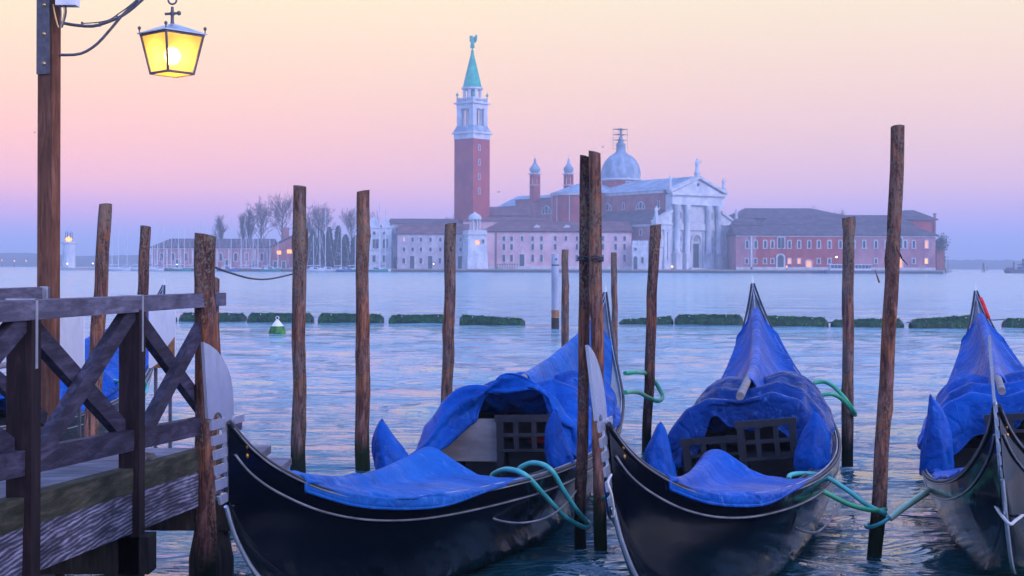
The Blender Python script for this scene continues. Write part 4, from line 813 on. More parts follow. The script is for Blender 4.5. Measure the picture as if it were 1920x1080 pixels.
# ================================================================= WATER BUS PONTOON
Y = 458; x0, x1 = fpx(1551, Y), fpx(1634, Y); r_ = thing('water_bus', 'white and dark water bus moored at the monastery quay', 'water bus', ((x0+x1)/2, Y, 0))
MB().prism([(x0-1.0, Y-2, 1.0), (x0, Y-2, -.2), (x1, Y-2, -.2), (x1+1.2, Y-2, 1.0)], (0, 4, 0)).build('hull', M['iron'], r_)
MB().box(x0+.6, x1-.4, Y-1.6, Y+1.6, 1.01, 1.7).build('side_panel', M['boat_white'], r_); MB().box(x0+.9, x1-.7, Y-1.45, Y+1.45, 1.71, 2.75).build('window_band', M['glass'], r_)
mb = MB()
for k in range(12): mb.box(x0+.8+k*1.13, x0+.95+k*1.13, Y-1.56, Y+1.56, 1.7, 2.8)
mb.build('window_post', M['boat_white'], r_); MB().box(x0+.2, x1-.1, Y-1.8, Y+1.8, 2.8, 3.1).build('roof', M['boat_white'], r_)
# ================================================================= LAMPS AND MARKERS ON THE FAR SIDE
def quay_lamp(px, py, Y, label, mat='lamp_glow', r=.28):
    x = fpx(px, Y); z = zpx(py, Y, px); r_ = thing('quay_lamp', label, 'lamp', (x, Y, top), 0, 'lamps along the island quay')
    MB().tube([(x, Y, .6), (x, Y, z-r)], .07, 6).build('pole', M['iron'], r_); MB().lathe([(.02, -r), (r*.8, -r*.6), (r, 0), (r*.8, r*.6), (.02, r)], 10, (x, Y, z)).build('bulb', M[mat], r_)
quay_lamp(1260, 500, 461.0, 'glowing orange lamp on the quay before the church', r=.36)
quay_lamp(1475, 500, 464, 'dim orange lamp beside the arched monastery door', 'lit', .3); quay_lamp(1568.5, 482, 464, 'yellow lamp above the water bus', 'lamp_white', .32); quay_lamp(813, 495, 464, 'pale lamp before the grey stucco building', 'lamp_white', .18)
quay_lamp(332, 496, 476, 'small white lamp before the warehouse', 'lamp_white', .2); quay_lamp(126, 494.5, 517, 'faint lamp at the foot of the lighthouse', 'lamp_white', .25); quay_lamp(174, 494, 517, 'faint lamp on the breakwater', 'lamp_white', .25)
M['marker'] = mottled('tarred timber', (.03,.025,.02), (.06,.05,.04), 1, rough=.8, bumpd=0)
def dolphin(px, Y, pt, label, wpx=10):
    x = fpx(px, Y); zt = zpx(pt, Y, px); r_ = thing('channel_marker', label, 'marker', (x, Y, 0), 0, 'timber channel markers in the lagoon'); s = wpx/2600*Y/2
    for k in range(3):
        a = k*2.1+.4; MB().tube([(x+s*math.cos(a), Y+s*math.sin(a), -1), (x+s*.12*math.cos(a), Y+s*.12*math.sin(a), zt)], [.22*s, .16*s], 6).build('pile', M['marker'], r_)
    MB().lathe([(s*.3, 0), (s*.3, s*.3)], 8, (x, Y, zt*.78)).build('band', M['marker'], r_)
dolphin(1844, 620, 493, 'dark three pile marker in open water right of the island', 7); dolphin(1773, 470, 502, 'short dark marker at the island corner', 4); dolphin(1851, 900, 499, 'tiny marker beside the three pile one', 3)
dolphin(26.5, 900, 494, 'distant channel marker left of the lamp post', 4); dolphin(4, 950, 493, 'distant channel marker at the left picture edge', 4); dolphin(49, 950, 496, 'faint channel marker close to the lamp post', 3)
def far_light(px, py, Y, label):
    p = at(px, py, Y); r_ = thing('far_lamp', label, 'lamp', (p.x, Y, 0), 0, 'lights on the far shore'); MB().tube([(p.x, Y, 0), (p.x, Y, p.z-1)], .3, 5).build('pole', M['iron'], r_)
    MB().lathe([(.05, -.7), (.7, 0), (.05, .7)], 8, tuple(p)).build('bulb', M['lamp_glow'], r_)
for a in ((3, 488, 1400, 'reddish light on the far shore at the left edge'), (27, 489, 1400, 'reddish light above the distant channel marker'), (8, 494, 1400, 'low reddish light near the left edge'), (49, 489.5, 1400, 'faint light on the far shore left of the lamp post')): far_light(*a)
xm = fpx(1777.5, 465); mb = MB().tube([(xm, 465, -.5), (xm, 465, zpx(480, 465, 1777))], .07, 6); single(mb, 'signal_mast', M['iron'], 'thin mast standing in the water off the island corner', 'mast', (xm, 465, 0))
xs_ = fpx(1771.5, 466); r_ = thing('channel_signal', 'dark round signal boards on the corner of the island', 'signal', (xs_, 466, top)); MB().tube([(xs_, 466, .9), (xs_, 466, zpx(481, 466, 1771))], .06, 6).build('pole', M['iron'], r_)
for py in (482, 488): MB().lathe([(.01, 0), (.33, 0), (.33, .1), (.01, .1)], 12, (0,0,0), Matrix.Translation((xs_, 465.8, zpx(py, 466, 1771))) @ Matrix.Rotation(PI/2, 4, 'X')).build('signal_board', M['iron'], r_)
Y = 520; r_ = thing('work_barge', 'dark barge with cranes cut by the right picture edge', 'barge', (fpx(1906, Y), Y, 0)); Zt = lambda py: zpx(py, Y, 1906)
MB().prism([(fpx(1886, Y), Y-3, Zt(505)), (fpx(1890, Y), Y-3, -.2), (fpx(1960, Y), Y-3, -.2), (fpx(1962, Y), Y-3, Zt(504.5))], (0, 6, 0)).build('hull', M['iron'], r_)
MB().box(fpx(1911, Y), fpx(1925, Y), Y-2, Y+2, Zt(504.5), Zt(500)).build('cabin', M['boat_blue'], r_); MB().tube([(fpx(1901, Y), Y, Zt(505)), (fpx(1901, Y), Y, Zt(491))], .25, 6).build('mast', M['iron'], r_); MB().tube([(fpx(1919, Y), Y, Zt(501)), (fpx(1918.5, Y), Y, Zt(485))], .4, 6).build('crane', M['iron'], r_)
mb = MB(); mb.box(fpx(1889, Y), fpx(1899, Y), Y-2, Y+2, Zt(505), Zt(502)); mb.prism([(fpx(1906, Y), Y-1, Zt(496)), (fpx(1916, Y), Y-1, Zt(494)), (fpx(1914, Y), Y-1, Zt(498))], (0, 2, 0)); mb.build('deck_gear', M['iron'], r_)
# birds
def gull(px, py, Y, s, flap, label):
    p = at(px, py, Y); mb = MB(); mb.lathe([(.01, -.5), (.09, -.3), (.12, 0), (.08, .3), (.02, .5)], 8, M=Matrix.Translation(p) @ Matrix.Rotation(R(80), 4, 'Y') @ Matrix.Scale(s, 4))
    for sg_ in (-1, 1):
        T = Matrix.Translation(p) @ Matrix.Scale(s, 4); e = flap
        mb.grid([[(-.1, 0, .03), (.15, 0, .03)], [(-.12, sg_*.35, .03+.2*e), (.13, sg_*.35, .03+.2*e)], [(-.3+0, sg_*1.0, .03+.12*e), (-.22, sg_*1.0, .03+.12*e)]], M=T @ Matrix.Rotation(R(62), 4, 'Z'))
    single(mb, 'gull', M['bark'], label, 'bird', p, 'gulls in flight')
gull(935, 360, 160, .35, 1.4, 'gull gliding just right of the bell tower shaft'); gull(65, 248, 160, .3, 1, 'gull flying left of the wooden lamp post'); gull(1130, 276, 170, .3, 2.5, 'gull flying above the paired mooring poles')
# ================================================================= MOORING POLES
def pole(pt, pb, Y, wt, wb, mat, label, seed, knots=(), bend=0, name='mooring_pole', group='timber mooring poles', sub=.9, n=18):
    """pt / pb: image points of its top and of the spot where it meets the water; wt / wb widths there"""
    T, B = at(pt[0], pt[1], Y), at(pb[0], pb[1], Y)
    d = T-B; H = d.length; rt, rb = wt/FPX*Y/2, wb/FPX*Y/2
    root = Vector((B.x-d.x/d.z*B.z, Y, 0)); m = max(30, int(H/.05)); mb = MB(); rows = []
    ext = sub/H
    for i in range(m+1):
        t = -ext+(1+ext)*i/m; p = B+d*t+Vector((bend*math.sin(PI*max(0, t))*H*.004, 0, 0)); p += Vector((.014*mnoise.noise(Vector((t*5, seed, 1))), .01*mnoise.noise(Vector((t*4, seed, 7))), 0))
        r0 = rb+(rt-rb)*max(0, t); row = []
        for k in range(n):
            a = 2*PI*k/n; f = 1+.11*mnoise.noise(Vector((math.cos(a)*1.3, math.sin(a)*1.3, t*H*1.2+seed*3)))+.075*mnoise.noise(Vector((math.cos(a)*4, math.sin(a)*4, t*H*3+seed)))+.05*mnoise.noise(Vector((math.cos(a)*9, math.sin(a)*9, t*H*2.5+seed)))
            for (kt, ka, ks) in knots:
                da = math.atan2(math.sin(a-ka), math.cos(a-ka)); f += ks*math.exp(-((t-kt)*H/.07)**2-(da/.55)**2)
            zc = .012*math.cos(a+seed) if i == m else 0
            row.append(p+Vector((math.cos(a)*r0*f, math.sin(a)*r0*f, zc)))
        rows.append(row)
    mb.grid(rows, closed=True)
    r_ = thing(name, label, 'mooring pole', root, 0, group)
    mb.build('timber', M[mat], r_)
    cp = MB(); cpz = rows[-1]; ctr = sum(cpz, Vector())/n+Vector((0, 0, .006))
    cp.add([q+Vector((0, 0, .001)) for q in cpz]+[ctr], [(k, (k+1) % n, n) for k in range(n)]); cp.build('cut_top', M['pole_top'], r_)
    return r_
A = -PI/2
pole((198, 384), (164, 903), 13.5, 25, 30, 'pole_a', 'leaning peeled mooring pole just right of the tall lamp post', 1, ((.62, A+.3, .25), (.9, A-.5, .1)), .5)
pole((273, 425), (253, 864), 15, 19, 23, 'pole_c', 'slim dark mooring pole leaning beyond the jetty handrail', 2, ((.7, A-1, .15),), .4)
pole((385, 440), (385, 1126), 8.7, 38, 43, 'pole_c', 'thick flat topped pole at the end of the jetty handrail', 3, ((.5, A, .06),), 0, sub=.5)
pole((402, 520), (403, 1080), 9.4, 18, 22, 'pole_b', 'rough post tucked behind the thick pole at the jetty end', 41, (), 0, sub=.5)
pole((562, 349), (560, 898), 13.7, 24, 27, 'pole_b', 'straight tall mottled mooring pole left of centre with a cable tied to it', 4, ((.42, A+1.2, .18), (.18, A+1.4, .12), (.8, A-1.3, .2)), .0)
pole((574, 429), (549, 868), 14.3, 7, 9, 'pole_c', 'thin dark stake leaning behind the tall mottled pole', 5, (), 0)
pole((681, 358), (680, 884), 14.2, 24, 28, 'pole_a', 'orange peeled mooring pole with a big dark knot and mossy foot', 6, ((.86, A+.5, .30), (.42, A-.6, .22), (.84, A+1.3, .25)), -.3)
pole((845, 420), (836, 862), 15.0, 21, 23, 'pole_b', 'greyish mooring pole rising behind the left gondola cover', 7, ((.55, A-1.4, .12),), .1)
pole((1060, 469), (1059, 700), 27, 13, 14, 'pole_b', 'thin mooring pole beside the white painted marker pole', 8, ((.7, A+1.2, .2),), 0)
pole((1097, 294), (1088, 1017), 10.5, 20, 22, 'pole_c', 'left of two tall poles bound together by wire', 9, ((.3, A-1.2, .10), (.62, A+1, .12)), .8)
pole((1115, 285), (1126, 1023), 10.4, 22, 25, 'pole_a', 'right of two tall poles bound together by wire', 10, ((.36, A+.4, .12), (.75, A-1.2, .1)), -.4)
pole((1151, 474), (1153, 690), 28, 11, 12, 'pole_b', 'short far mooring pole right of the wired pair', 11, (), 0)
pole((1229, 422), (1212, 847), 15.8, 20, 18, 'pole_c', 'dark leaning mooring pole between the left and middle gondolas', 12, ((.45, A, .1), (.95, A+1.5, .2)), -.4)
pole((1592, 408), (1588, 874), 14.6, 21, 21, 'pole_b', 'mooring pole with a ragged flared top right of the middle gondola', 13, ((.99, A-1.3, .35), (.97, A+1.2, .2), (.62, A-1.5, .15), (.3, A-1.4, .15)), .1)
pole((1683, 238), (1640, 1036), 10.2, 25, 26, 'pole_a', 'tallest thick mottled mooring pole with a splintered branch at right', 14, ((.69, A-1.5, .22), (.34, A+1.2, .22), (.36, A-1.2, .25), (.55, A+.3, .08)), 1.7)
# its torn bark strips
r_ = bpy.data.objects['mooring_pole.013'] if 'mooring_pole.013' in bpy.data.objects else None
def strip(pts, Y, w, name, label):
    P3 = [at(x, y, Y) for x, y in pts]; mb = MB(); mb.tube(P3, [w*(1-.75*i/(len(P3)-1)) for i in range(len(P3))], 6); return mb
big = [o for o in bpy.data.objects if o.get('label', '').startswith('tallest thick')][0]
strip([(1678, 452), (1684, 470), (1692, 486), (1702, 497)], 10.13, .011, '', '').build('bark_strip', M['pole_a'], big)
strip([(1649, 530), (1644, 516), (1641, 506)], 10.1, .008, '', '').build('broken_twig', M['pole_b'], big)
strip([(1682, 355), (1688, 357), (1692, 363)], 10.1, .006, '', '').build('broken_twig', M['pole_b'], big)
strip([(1676, 455), (1679, 468), (1680, 482)], 10.1, .010, '', '').build('bark_strip', M['pole_b'], big)
# white painted marker pole
T, B = at(1041, 476, 47), at(1041, 611, 47); r_ = thing('marker_pole', 'white painted pole with a rusty red band just above the water', 'marker pole', (B.x, 47, 0))
MB().tube([(B.x, 47, .62), (T.x, 47, T.z)], .13, 14).build('white_section', M['marker_paint'], r_); MB().tube([(B.x, 47, .35), (B.x, 47, .62)], .132, 14).build('red_band', M['rust'], r_)
MB().tube([(B.x, 47, -.8), (B.x, 47, .35)], .133, 14).build('weedy_base', M['marker'], r_); MB().tube([(B.x, 47, T.z-.40), (B.x, 47, T.z-.36)], .136, 14).build('ring', M['iron'], r_); MB().lathe([(.001, 0), (.028, 0), (.02, .03)], 8, M=Matrix.Translation((B.x+.03, 46.868, T.z-.18)) @ Matrix.Rotation(PI/2, 4, 'X')).build('bolt', M['iron'], r_)
# wire round the pair
mb = MB()
for k, (y, dz) in enumerate(((481, 0), (484, 3), (487, -2))):
    p = [at(1083, y+1, 10.46), at(1092, y+dz*.3, 10.41), at(1104, y+3, 10.44), at(1112, y-1+dz*.4, 10.3), at(1124, y, 10.27), at(1131, y+2, 10.42), at(1122, y+2, 10.53), at(1095, y, 10.62), at(1083, y+1, 10.46)]
    mb.tube([Vector(q) for q in crom([tuple(v) for v in p], np.linspace(0, 1, 40))], .0055, 5, False)
single(mb, 'binding_wire', M['cable'], 'dark wire wound around the two tall central poles', 'wire', at(1107, 484, 10.65))
# cable sagging from jetty pole to the mottled pole
P3 = [at(405, 502, 9.1)]+[at(x, y, Y) for x, y, Y in ((430, 511, 9.9), (470, 522, 11.1), (505, 523, 12.2), (548, 514, 13.5))]
single(MB().tube([Vector(q) for q in crom([tuple(p) for p in P3], np.linspace(0, 1, 30))], .008, 6), 'mooring_cable', M['cable'], 'blue grey cable sagging between the jetty end pole and the tall mottled pole', 'cable', P3[0])
# ================================================================= FLOATING BOOMS AND BUOY
def weed_mat():
    m, n, l, b = newmat('green weed'); v = coords(n, l, (1,1,1)); f = nz(n, l, v, 6, 7, .7)
    r = ramp(n, [(.3, (.005,.03,.008)), (.48, (.025,.14,.02)), (.68, (.09,.32,.05))]); l.new(f, r.inputs[0]); l.new(r.outputs[0], b.inputs['Base Color']); b.inputs['Roughness'].default_value = .75
    bump(n, l, f, b, 1, .05); return m
M['weed'] = weed_mat(); M['boom'] = mottled('dark green float skin', (.006,.022,.016), (.02,.06,.035), 4, rough=.45, bumpd=.01)
def boom(px0, px1, yt0, yt1, yb, label, seed):
    Y = CAMH*FPX/(yb-HZ-((px0+px1)/2-960)*ROLL); a, b_ = fpx(px0, Y), fpx(px1, Y); xm = (a+b_)/2; h0, h1 = at(px0, yt0, Y).z, at(px1, yt1, Y).z
    r_ = thing('floating_boom', label, 'boom', (xm, Y, 0), 0, 'weedy green floating booms in a line')
    def sec(t, g=0):
        x = a+(b_-a)*t; h = h0+(h1-h0)*t; e = min(1, min(t, 1-t)/.05); h *= .62+.38*e; w_ = .34*(.75+.25*e)
        nn = lambda k: .045*mnoise.noise(Vector((x*5, k, seed)))
        return [(x, Y-w_*1.02, -.25), (x, Y-w_+nn(1), h*.35+nn(2)), (x, Y-w_*.8+nn(7), h*.62+nn(3)), (x, Y-w_*.45, h*.80+nn(4)), (x, Y-w_*.3, h+nn(5)), (x, Y+w_*.3, h+nn(6)), (x, Y+w_*.8, h*.6), (x, Y+w_, -.25)]
    rows = [sec(t) for t in np.linspace(0, 1, 34)]; mb = MB(); mb.grid(rows)
    mb.add(rows[0], [tuple(range(8))]); mb.add(rows[-1], [tuple(range(8))[::-1]]); mb.build('float', M['boom'], r_)
    wd = MB(); rnd = random.Random(seed); wmax = rnd.randint(260, 620)
    for k in range(wmax):
        t = rnd.uniform(.03, .97); s = sec(t); i = rnd.choice((0, 1, 2, 3, 4)); q0, q1 = Vector(s[i]), Vector(s[i+1]); p = q0.lerp(q1, rnd.random()); L_ = rnd.uniform(.04, .11)
        wd.add([p+Vector((-.014, -.008, .0)), p+Vector((.014, -.008, 0)), p+Vector((rnd.gauss(0, .03), -.03-rnd.random()*.02, -L_ if rnd.random() < .6 else L_*.5))], [(0, 1, 2)])
    for k in range(90):
        t = rnd.uniform(.04, .96); s = Vector(sec(t)[4]); wd.add([s+Vector((-.02, 0, 0)), s+Vector((.02, 0, 0)), s+Vector((rnd.gauss(0, .03), 0, .015+.02*rnd.random()))], [(0, 1, 2)])
    tag(wd.build('weed', M['weed'], r_, fixn=False), kind='stuff')
    for t in (.2, .75):
        s = Vector(sec(t)[3]); MB().lathe([(.001, -.022), (.022, 0), (.001, .022)], 8, tuple(s+Vector((0, -.03, .02)))).build('rivet', M['sign'], r_)
for i, (a, b_, y0, y1, yb, lb) in enumerate(((232, 330, 588, 590, 603, 'weedy float seen behind the jetty sign boards, leftmost boom'), (339, 462, 586, 588, 602, 'boom passing behind the thick jetty end pole'), (466, 588, 587, 588, 604, 'boom behind the cone buoy, crossing the mottled pole'), (598, 720, 587, 590, 605, 'boom crossed by the orange peeled pole'), (730, 853, 591, 590, 606, 'boom ending behind the greyish pole'), (862, 985, 590, 598, 609, 'boom sinking to its right end, right of the greyish pole'), (1162, 1262, 600, 593, 608, 'partly sunk boom crossed by the dark leaning pole'), (1266, 1392, 590, 590, 609, 'straight block shaped boom left of the middle gondola stern'), (1432, 1551, 592, 596, 612, 'boom right of the middle gondola stern tip'), (1560, 1692, 600, 597, 613, 'low boom passing behind the tallest pole'), (1707, 1842, 599, 590, 615, 'longest boom ending at the right gondola stern'), (1882, 2010, 597, 598, 614, 'boom cut off by the right picture edge'), (985, 1060, 606, 606, 611, 'almost sunken boom left of the white marker pole'))):
    if i == 12: continue
    boom(a, b_, y0, y1, yb, lb, i+1)
mb = MB()
for (xa, ya, xb, yb, Y) in ((1528, 600, 1562, 604, 49), (1840, 598, 1884, 599, 47.5), (1700, 604, 1712, 602, 47)):
    mb = MB(); mb.tube([at(xa, ya, Y), at((xa+xb)/2, max(ya, yb)+1, Y), at(xb, yb, Y)], .022, 5)
    single(mb, 'boom_link', M['iron'], {1528: 'thin link bar between two booms left of the tallest pole', 1840: 'thin link bar right of the red cloth on the stern', 1700: 'stubby link bar right of the tallest pole'}[xa], 'link', at(xa, ya, Y))
Yb = CAMH*FPX/(627-HZ-1); p = at(520, 627, Yb); r_ = thing('cone_buoy', 'small white cone buoy with a green weedy skirt and ring on top', 'buoy', (p.x, Yb, 0)); hB = at(520, 598, Yb).z
MB().lathe([(.27, -.1), (.27, .02), (.20, hB*.5)], 20, (p.x, Yb, 0)).build('weedy_skirt', M['weed'], r_); MB().lathe([(.195, hB*.5), (.045, hB*.93), (.001, hB*.95)], 20, (p.x, Yb, 0)).build('white_cone', M['sign'], r_)
MB().tube([(p.x+.05*math.cos(a), Yb, hB+.03+.05*math.sin(a)) for a in np.linspace(0, 2*PI, 13)], .012, 5, False).build('ring', M['sign'], r_)
# ================================================================= JETTY
XR = lambda Y: -2.2+.066*(Y-6.1)
zd = lambda Y: .86+.055*(9-Y)
J = thing('jetty', 'wooden jetty with crossed brace railing at the left', 'jetty', (-2.6, 7.5, 0))
Ya, Yc = 3.6, 9.55
# deck planks across
for k in range(52):
    y = Ya+k*.115; 
    if y > 9.5: break
    dk = MB(); z = zd(y)+.002*math.sin(k*7.3); xl = -3.45-.06*math.sin(k*3.1)
    dk.beam((xl, y+.054, z-.02), (XR(y)+.015*math.sin(k*5), y+.054, z-.02+.002*math.sin(k)), .108, .04); dk.build('deck_plank', M['deck'], J)
def along(mb, x_off, z_off, w, h, y0, y1, zfun=zd):
    a = Vector((XR(y0)+x_off, y0, zfun(y0)+z_off)); b = Vector((XR(y1)+x_off, y1, zfun(y1)+z_off)); mb.beam(a, b, w, h)
mb = MB(); along(mb, .045, .0, .09, .13, Ya, 9.15); mb.build('curb', M['curb'], J)
for y0, y1 in ((3.6, 6.02), (6.06, 7.44), (7.48, 9.12)):
    mb = MB(); along(mb, .06, -.175, .05, .215, y0, y1); mb.build('fascia_board', M['fascia'], J)
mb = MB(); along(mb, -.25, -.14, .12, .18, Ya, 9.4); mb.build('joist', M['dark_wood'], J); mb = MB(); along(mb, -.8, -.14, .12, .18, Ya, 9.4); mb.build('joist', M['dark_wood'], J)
zr_ = lambda Y: 1.945-.008*(Y-6)
mb = MB(); along(mb, .055, -.043, .125, .085, Ya, 9.14, zr_); mb.build('handrail', M['rail'], J)
zb_ = lambda Y: zd(Y)+.215
for y0, y1 in ((3.6, 6.02), (6.14, 7.42), (7.54, 9.0)):
    mb = MB(); along(mb, .065, 0, .06, .11, y0, y1, zb_); mb.build('bottom_rail', M['brace'], J)
posts = [4.7, 6.08, 7.48]
for y in posts:
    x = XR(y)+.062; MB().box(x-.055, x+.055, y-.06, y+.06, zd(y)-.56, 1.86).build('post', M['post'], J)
    s = MB(); X0 = XR(y)+.052; zt = zr_(y)
    for (a_, b__) in (((X0+.062, y-.012, zt-.30), (X0+.0645, y+.012, zt)),): s.box(a_[0]+.001, a_[0]+.006, y-.014, y+.014, zt-.30, zt+.004)
    s.box(X0-.066, X0+.068, y-.014, y+.014, zt+.001, zt+.006); s.build('strap', M['steel'], J)
    if y > 5: MB().box(x-.07, x+.07, y-.075, y+.075, zd(y)-.60, zd(y)-.555).build('post_foot', M['dark_wood'], J)
for y0, y1 in ((4.76, 6.02), (6.14, 7.42), (7.54, 9.0)):
    za, zc = zb_((y0+y1)/2)+.02, 1.86
    for q, (p0, p1) in enumerate((((y0, za), (y1, zc)), ((y0, zc), (y1, za)))):
        xo = .075 if q == 0 else .024
        a_ = Vector((XR(p0[0])+xo, p0[0], p0[1]+(.0))); b__ = Vector((XR(p1[0])+xo, p1[0], p1[1])); MB().beam(a_, b__, .048, .10, (1, 0, .0001) if False else (0, 0, 1)).build('brace', M['brace'], J)
# far side rail
XL = -3.17
mb = MB(); mb.beam((XL-.28, 4.0, 1.91), (XL-.0, 9.36, 1.905), .11, .09); mb.build('handrail', M['rail'], J)
for y in (5.4, 7.5): MB().box(XL-.12-.05, XL-.12+.05, y-.05, y+.05, zd(y)-.4, 1.865).build('post', M['post'], J)
mb = MB(); mb.beam((XL-.12, 7.55, zd(8)+.2), (XL-.02, 9.3, 1.85), .045, .095); mb.build('brace', M['brace'], J); mb = MB(); mb.beam((XL-.07, 7.55, 1.85), (XL+.03, 9.3, zd(9)+.2), .045, .095); mb.build('brace', M['brace'], J)
p = at(96, 545, 9.3); MB().box(XL+.03, XL+.075, 9.22, 9.25, 1.80, 1.955).build('strap', M['steel'], J)
# piles and cross beams beneath
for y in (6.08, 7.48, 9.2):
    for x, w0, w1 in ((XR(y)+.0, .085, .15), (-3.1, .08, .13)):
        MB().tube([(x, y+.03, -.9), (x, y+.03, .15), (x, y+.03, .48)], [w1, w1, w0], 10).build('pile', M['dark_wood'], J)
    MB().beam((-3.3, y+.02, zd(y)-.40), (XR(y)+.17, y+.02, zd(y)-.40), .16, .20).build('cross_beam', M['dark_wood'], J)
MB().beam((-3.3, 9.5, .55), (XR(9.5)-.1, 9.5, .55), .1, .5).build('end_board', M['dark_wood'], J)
MB().tube([(at(87, 1000, 8.4).x, 8.4, -.5), (at(87, 1000, 8.4).x, 8.4, .6)], .022, 8).build('mooring_bolt', M['dark_wood'], J)
# landing steps beyond the jetty end
S_ = thing('landing_steps', 'low wooden landing steps beyond the jetty end behind the left bow', 'steps', (-2.0, 11, 0))
p0, p1 = at(415, 849, 10.9), at(490, 849, 10.9); MB().beam((p0.x-.3, 11.1, p0.z-.03), (p1.x, 11.1, p0.z-.03), .5, .06, ).build('tread', M['deck'], S_); MB().beam((p0.x-.3, 10.87, p0.z-.14), (p1.x, 10.87, p0.z-.14), .04, .16).build('riser', M['fascia'], S_)
p0, p1 = at(440, 872, 11.6), at(531, 872, 11.6); MB().beam((p0.x-.3, 11.8, p0.z-.03), (p1.x, 11.8, p0.z-.03), .5, .06).build('tread', M['deck'], S_); MB().beam((p0.x-.3, 11.57, p0.z-.14), (p1.x, 11.57, p0.z-.14), .04, .16).build('riser', M['fascia'], S_)
for px in (430, 482): q = at(px, 900, 11.3); MB().tube([(q.x, 11.3, -.7), (q.x, 11.3, .5)], .045, 8).build('post', M['dark_wood'], S_)
q0, q1 = at(425, 798, 9.9), at(453, 798, 9.9); MB().beam((q0.x-.2, 9.9, q0.z), (q1.x, 9.9, q0.z), .05, .055).build('ledger', M['rail'], J)
q0, q1 = at(425, 829, 9.95), at(448, 829, 9.95); MB().beam((q0.x-.2, 9.95, q0.z), (q1.x, 9.95, q0.z), .05, .04).build('ledger', M['rail'], J)
# sign boards (seen from behind)
def sign(px0, px1, yt, yb, Y, label, rust=False):
    a, b_ = at(px0, yt, Y), at(px1, yt, Y); zb = at(px0, yb, Y).z; r_ = thing('sign_board', label, 'sign', (a.x, Y, a.z), 0)
    MB().box(a.x, b_.x, Y, Y+.025, zb, a.z).build('board', M['sign'], r_)
    if rust:
        MB().prism([(a.x+.02, Y-.004, zb), (b_.x, Y-.004, zb), (b_.x, Y-.004, zb+.22), (b_.x-.06, Y-.004, zb+.14), (a.x+.09, Y-.004, zb+.05)], (0, .004, 0)).build('rust_stain', M['rust'], r_)
    for x in (a.x+.03, b_.x-.05): MB().box(x, x+.02, Y+.026, Y+.05, zd(9)-.1, a.z-.02).build('bracket', M['iron'], r_)
sign(88, 157, 588, 700, 9.75, 'plain white board hanging below the handrail beside the lamp post'); sign(279, 328, 582, 690, 9.7, 'scuffed white board with rusty lower corner near the jetty end pole', True)
# small mooring cleat bundle on the deck
cl = MB(); cl.tube([(XR(7.9)-.02, 7.75, zd(7.8)+.05), (XR(7.9)-.03, 7.9, zd(7.8)+.075), (XR(7.9)-.02, 8.1, zd(7.8)+.05)], [.03, .04, .03], 8); cl.tube([(XR(7.9)+.01, 7.8, zd(7.8)+.03), (XR(7.9)+.0, 8.05, zd(7.8)+.03)], .03, 8)
single(cl, 'mooring_cleat', M['iron'], 'dark cleat with a coil on the jetty edge beside the second post', 'cleat', (XR(7.9), 7.9, zd(7.9)))
# ================================================================= STREET LAMP
YL = 9.5; c = at(94, 560, YL); rz = R(-19); LP = thing('street_lamp', 'tall square timber lamp post with a lit hanging lantern', 'street lamp', (c.x, YL, zd(9.5)), rz)
T = Matrix.Translation((c.x, YL, 0)) @ Matrix.Rotation(rz, 4, 'Z'); hw = .046; ztop = 4.9
MB().box(-hw, hw, -hw, hw, zd(9.5)-.4, ztop, T).build('post', M['lamp_post'], LP)
z1 = at(94, 105, YL).z; MB().box(-hw-.028, hw*.65, -hw-.012, -hw-.001, z1-.13, ztop, T).build('back_plate', M['iron'], LP)
MB().box(-hw-.026, -hw-.002, -hw, hw, zd(9.5)-.2, z1, T).build('side_batten', M['lamp_post'], LP)
for py in (12, 66, 121):
    z = at(85, py, YL).z; MB().lathe([(.001, .014), (.007, .012), (.008, .004), (.014, .003), (.014, 0)], 12, M=T @ Matrix.Translation((-.012, -hw-.012, z)) @ Matrix.Rotation(PI/2, 4, 'X')).build('bolt', M['brass'], LP)
def ppts(L_, Y=YL, n=24): return [Vector(q) for q in crom([tuple(at(x, y, Y)) for x, y in L_], np.linspace(0, 1, n))]
# lantern centre
cx = at(323, 60, YL-.05); LX, LY = cx.x, YL-.05
MB().tube(ppts([(113, 103), (150, 101), (180, 84), (207, 55), (228, 30), (250, 8), (285, -30), (320, -52), (352, -40)]), .010, 8).build('lower_arm', M['iron'], LP)
MB().tube(ppts([(112, 42), (140, 47), (175, 49), (205, 40), (228, 30), (248, 16), (275, -8), (300, -28), (322, -44), (324, -30)]), .011, 8).build('upper_arm', M['iron'], LP)
MB().tube(ppts([(152, 44), (182, 42), (205, 37), (222, 26), (244, 10), (262, -6)]), .004, 6).build('feed_cable', M['cable'], LP)
for x, y in ((154, 45), (187, 45), (219, 33), (245, 13)): MB().tube([at(x, y+5, YL), at(x, y-4, YL)], .008, 6).build('clip', M['iron'], LP)
a_ = at(97, -6, YL-.1); b_ = at(143, 10, YL-.1); MB().box(a_.x+.03, b_.x, YL-.12, YL-.02, b_.z, a_.z+.2).build('junction_box', M['sign'], LP)
for k, (x0, x1) in enumerate(((100, 110), (112, 113), (119, 114), (122, 116))):
    MB().tube(ppts([(x0, 8), (x0+2, 22), ((x0+x1)/2+1, 40), (x1, 52)], YL-.09), .006, 6).build('conduit', M['iron' if k % 2 else 'brass'], LP)
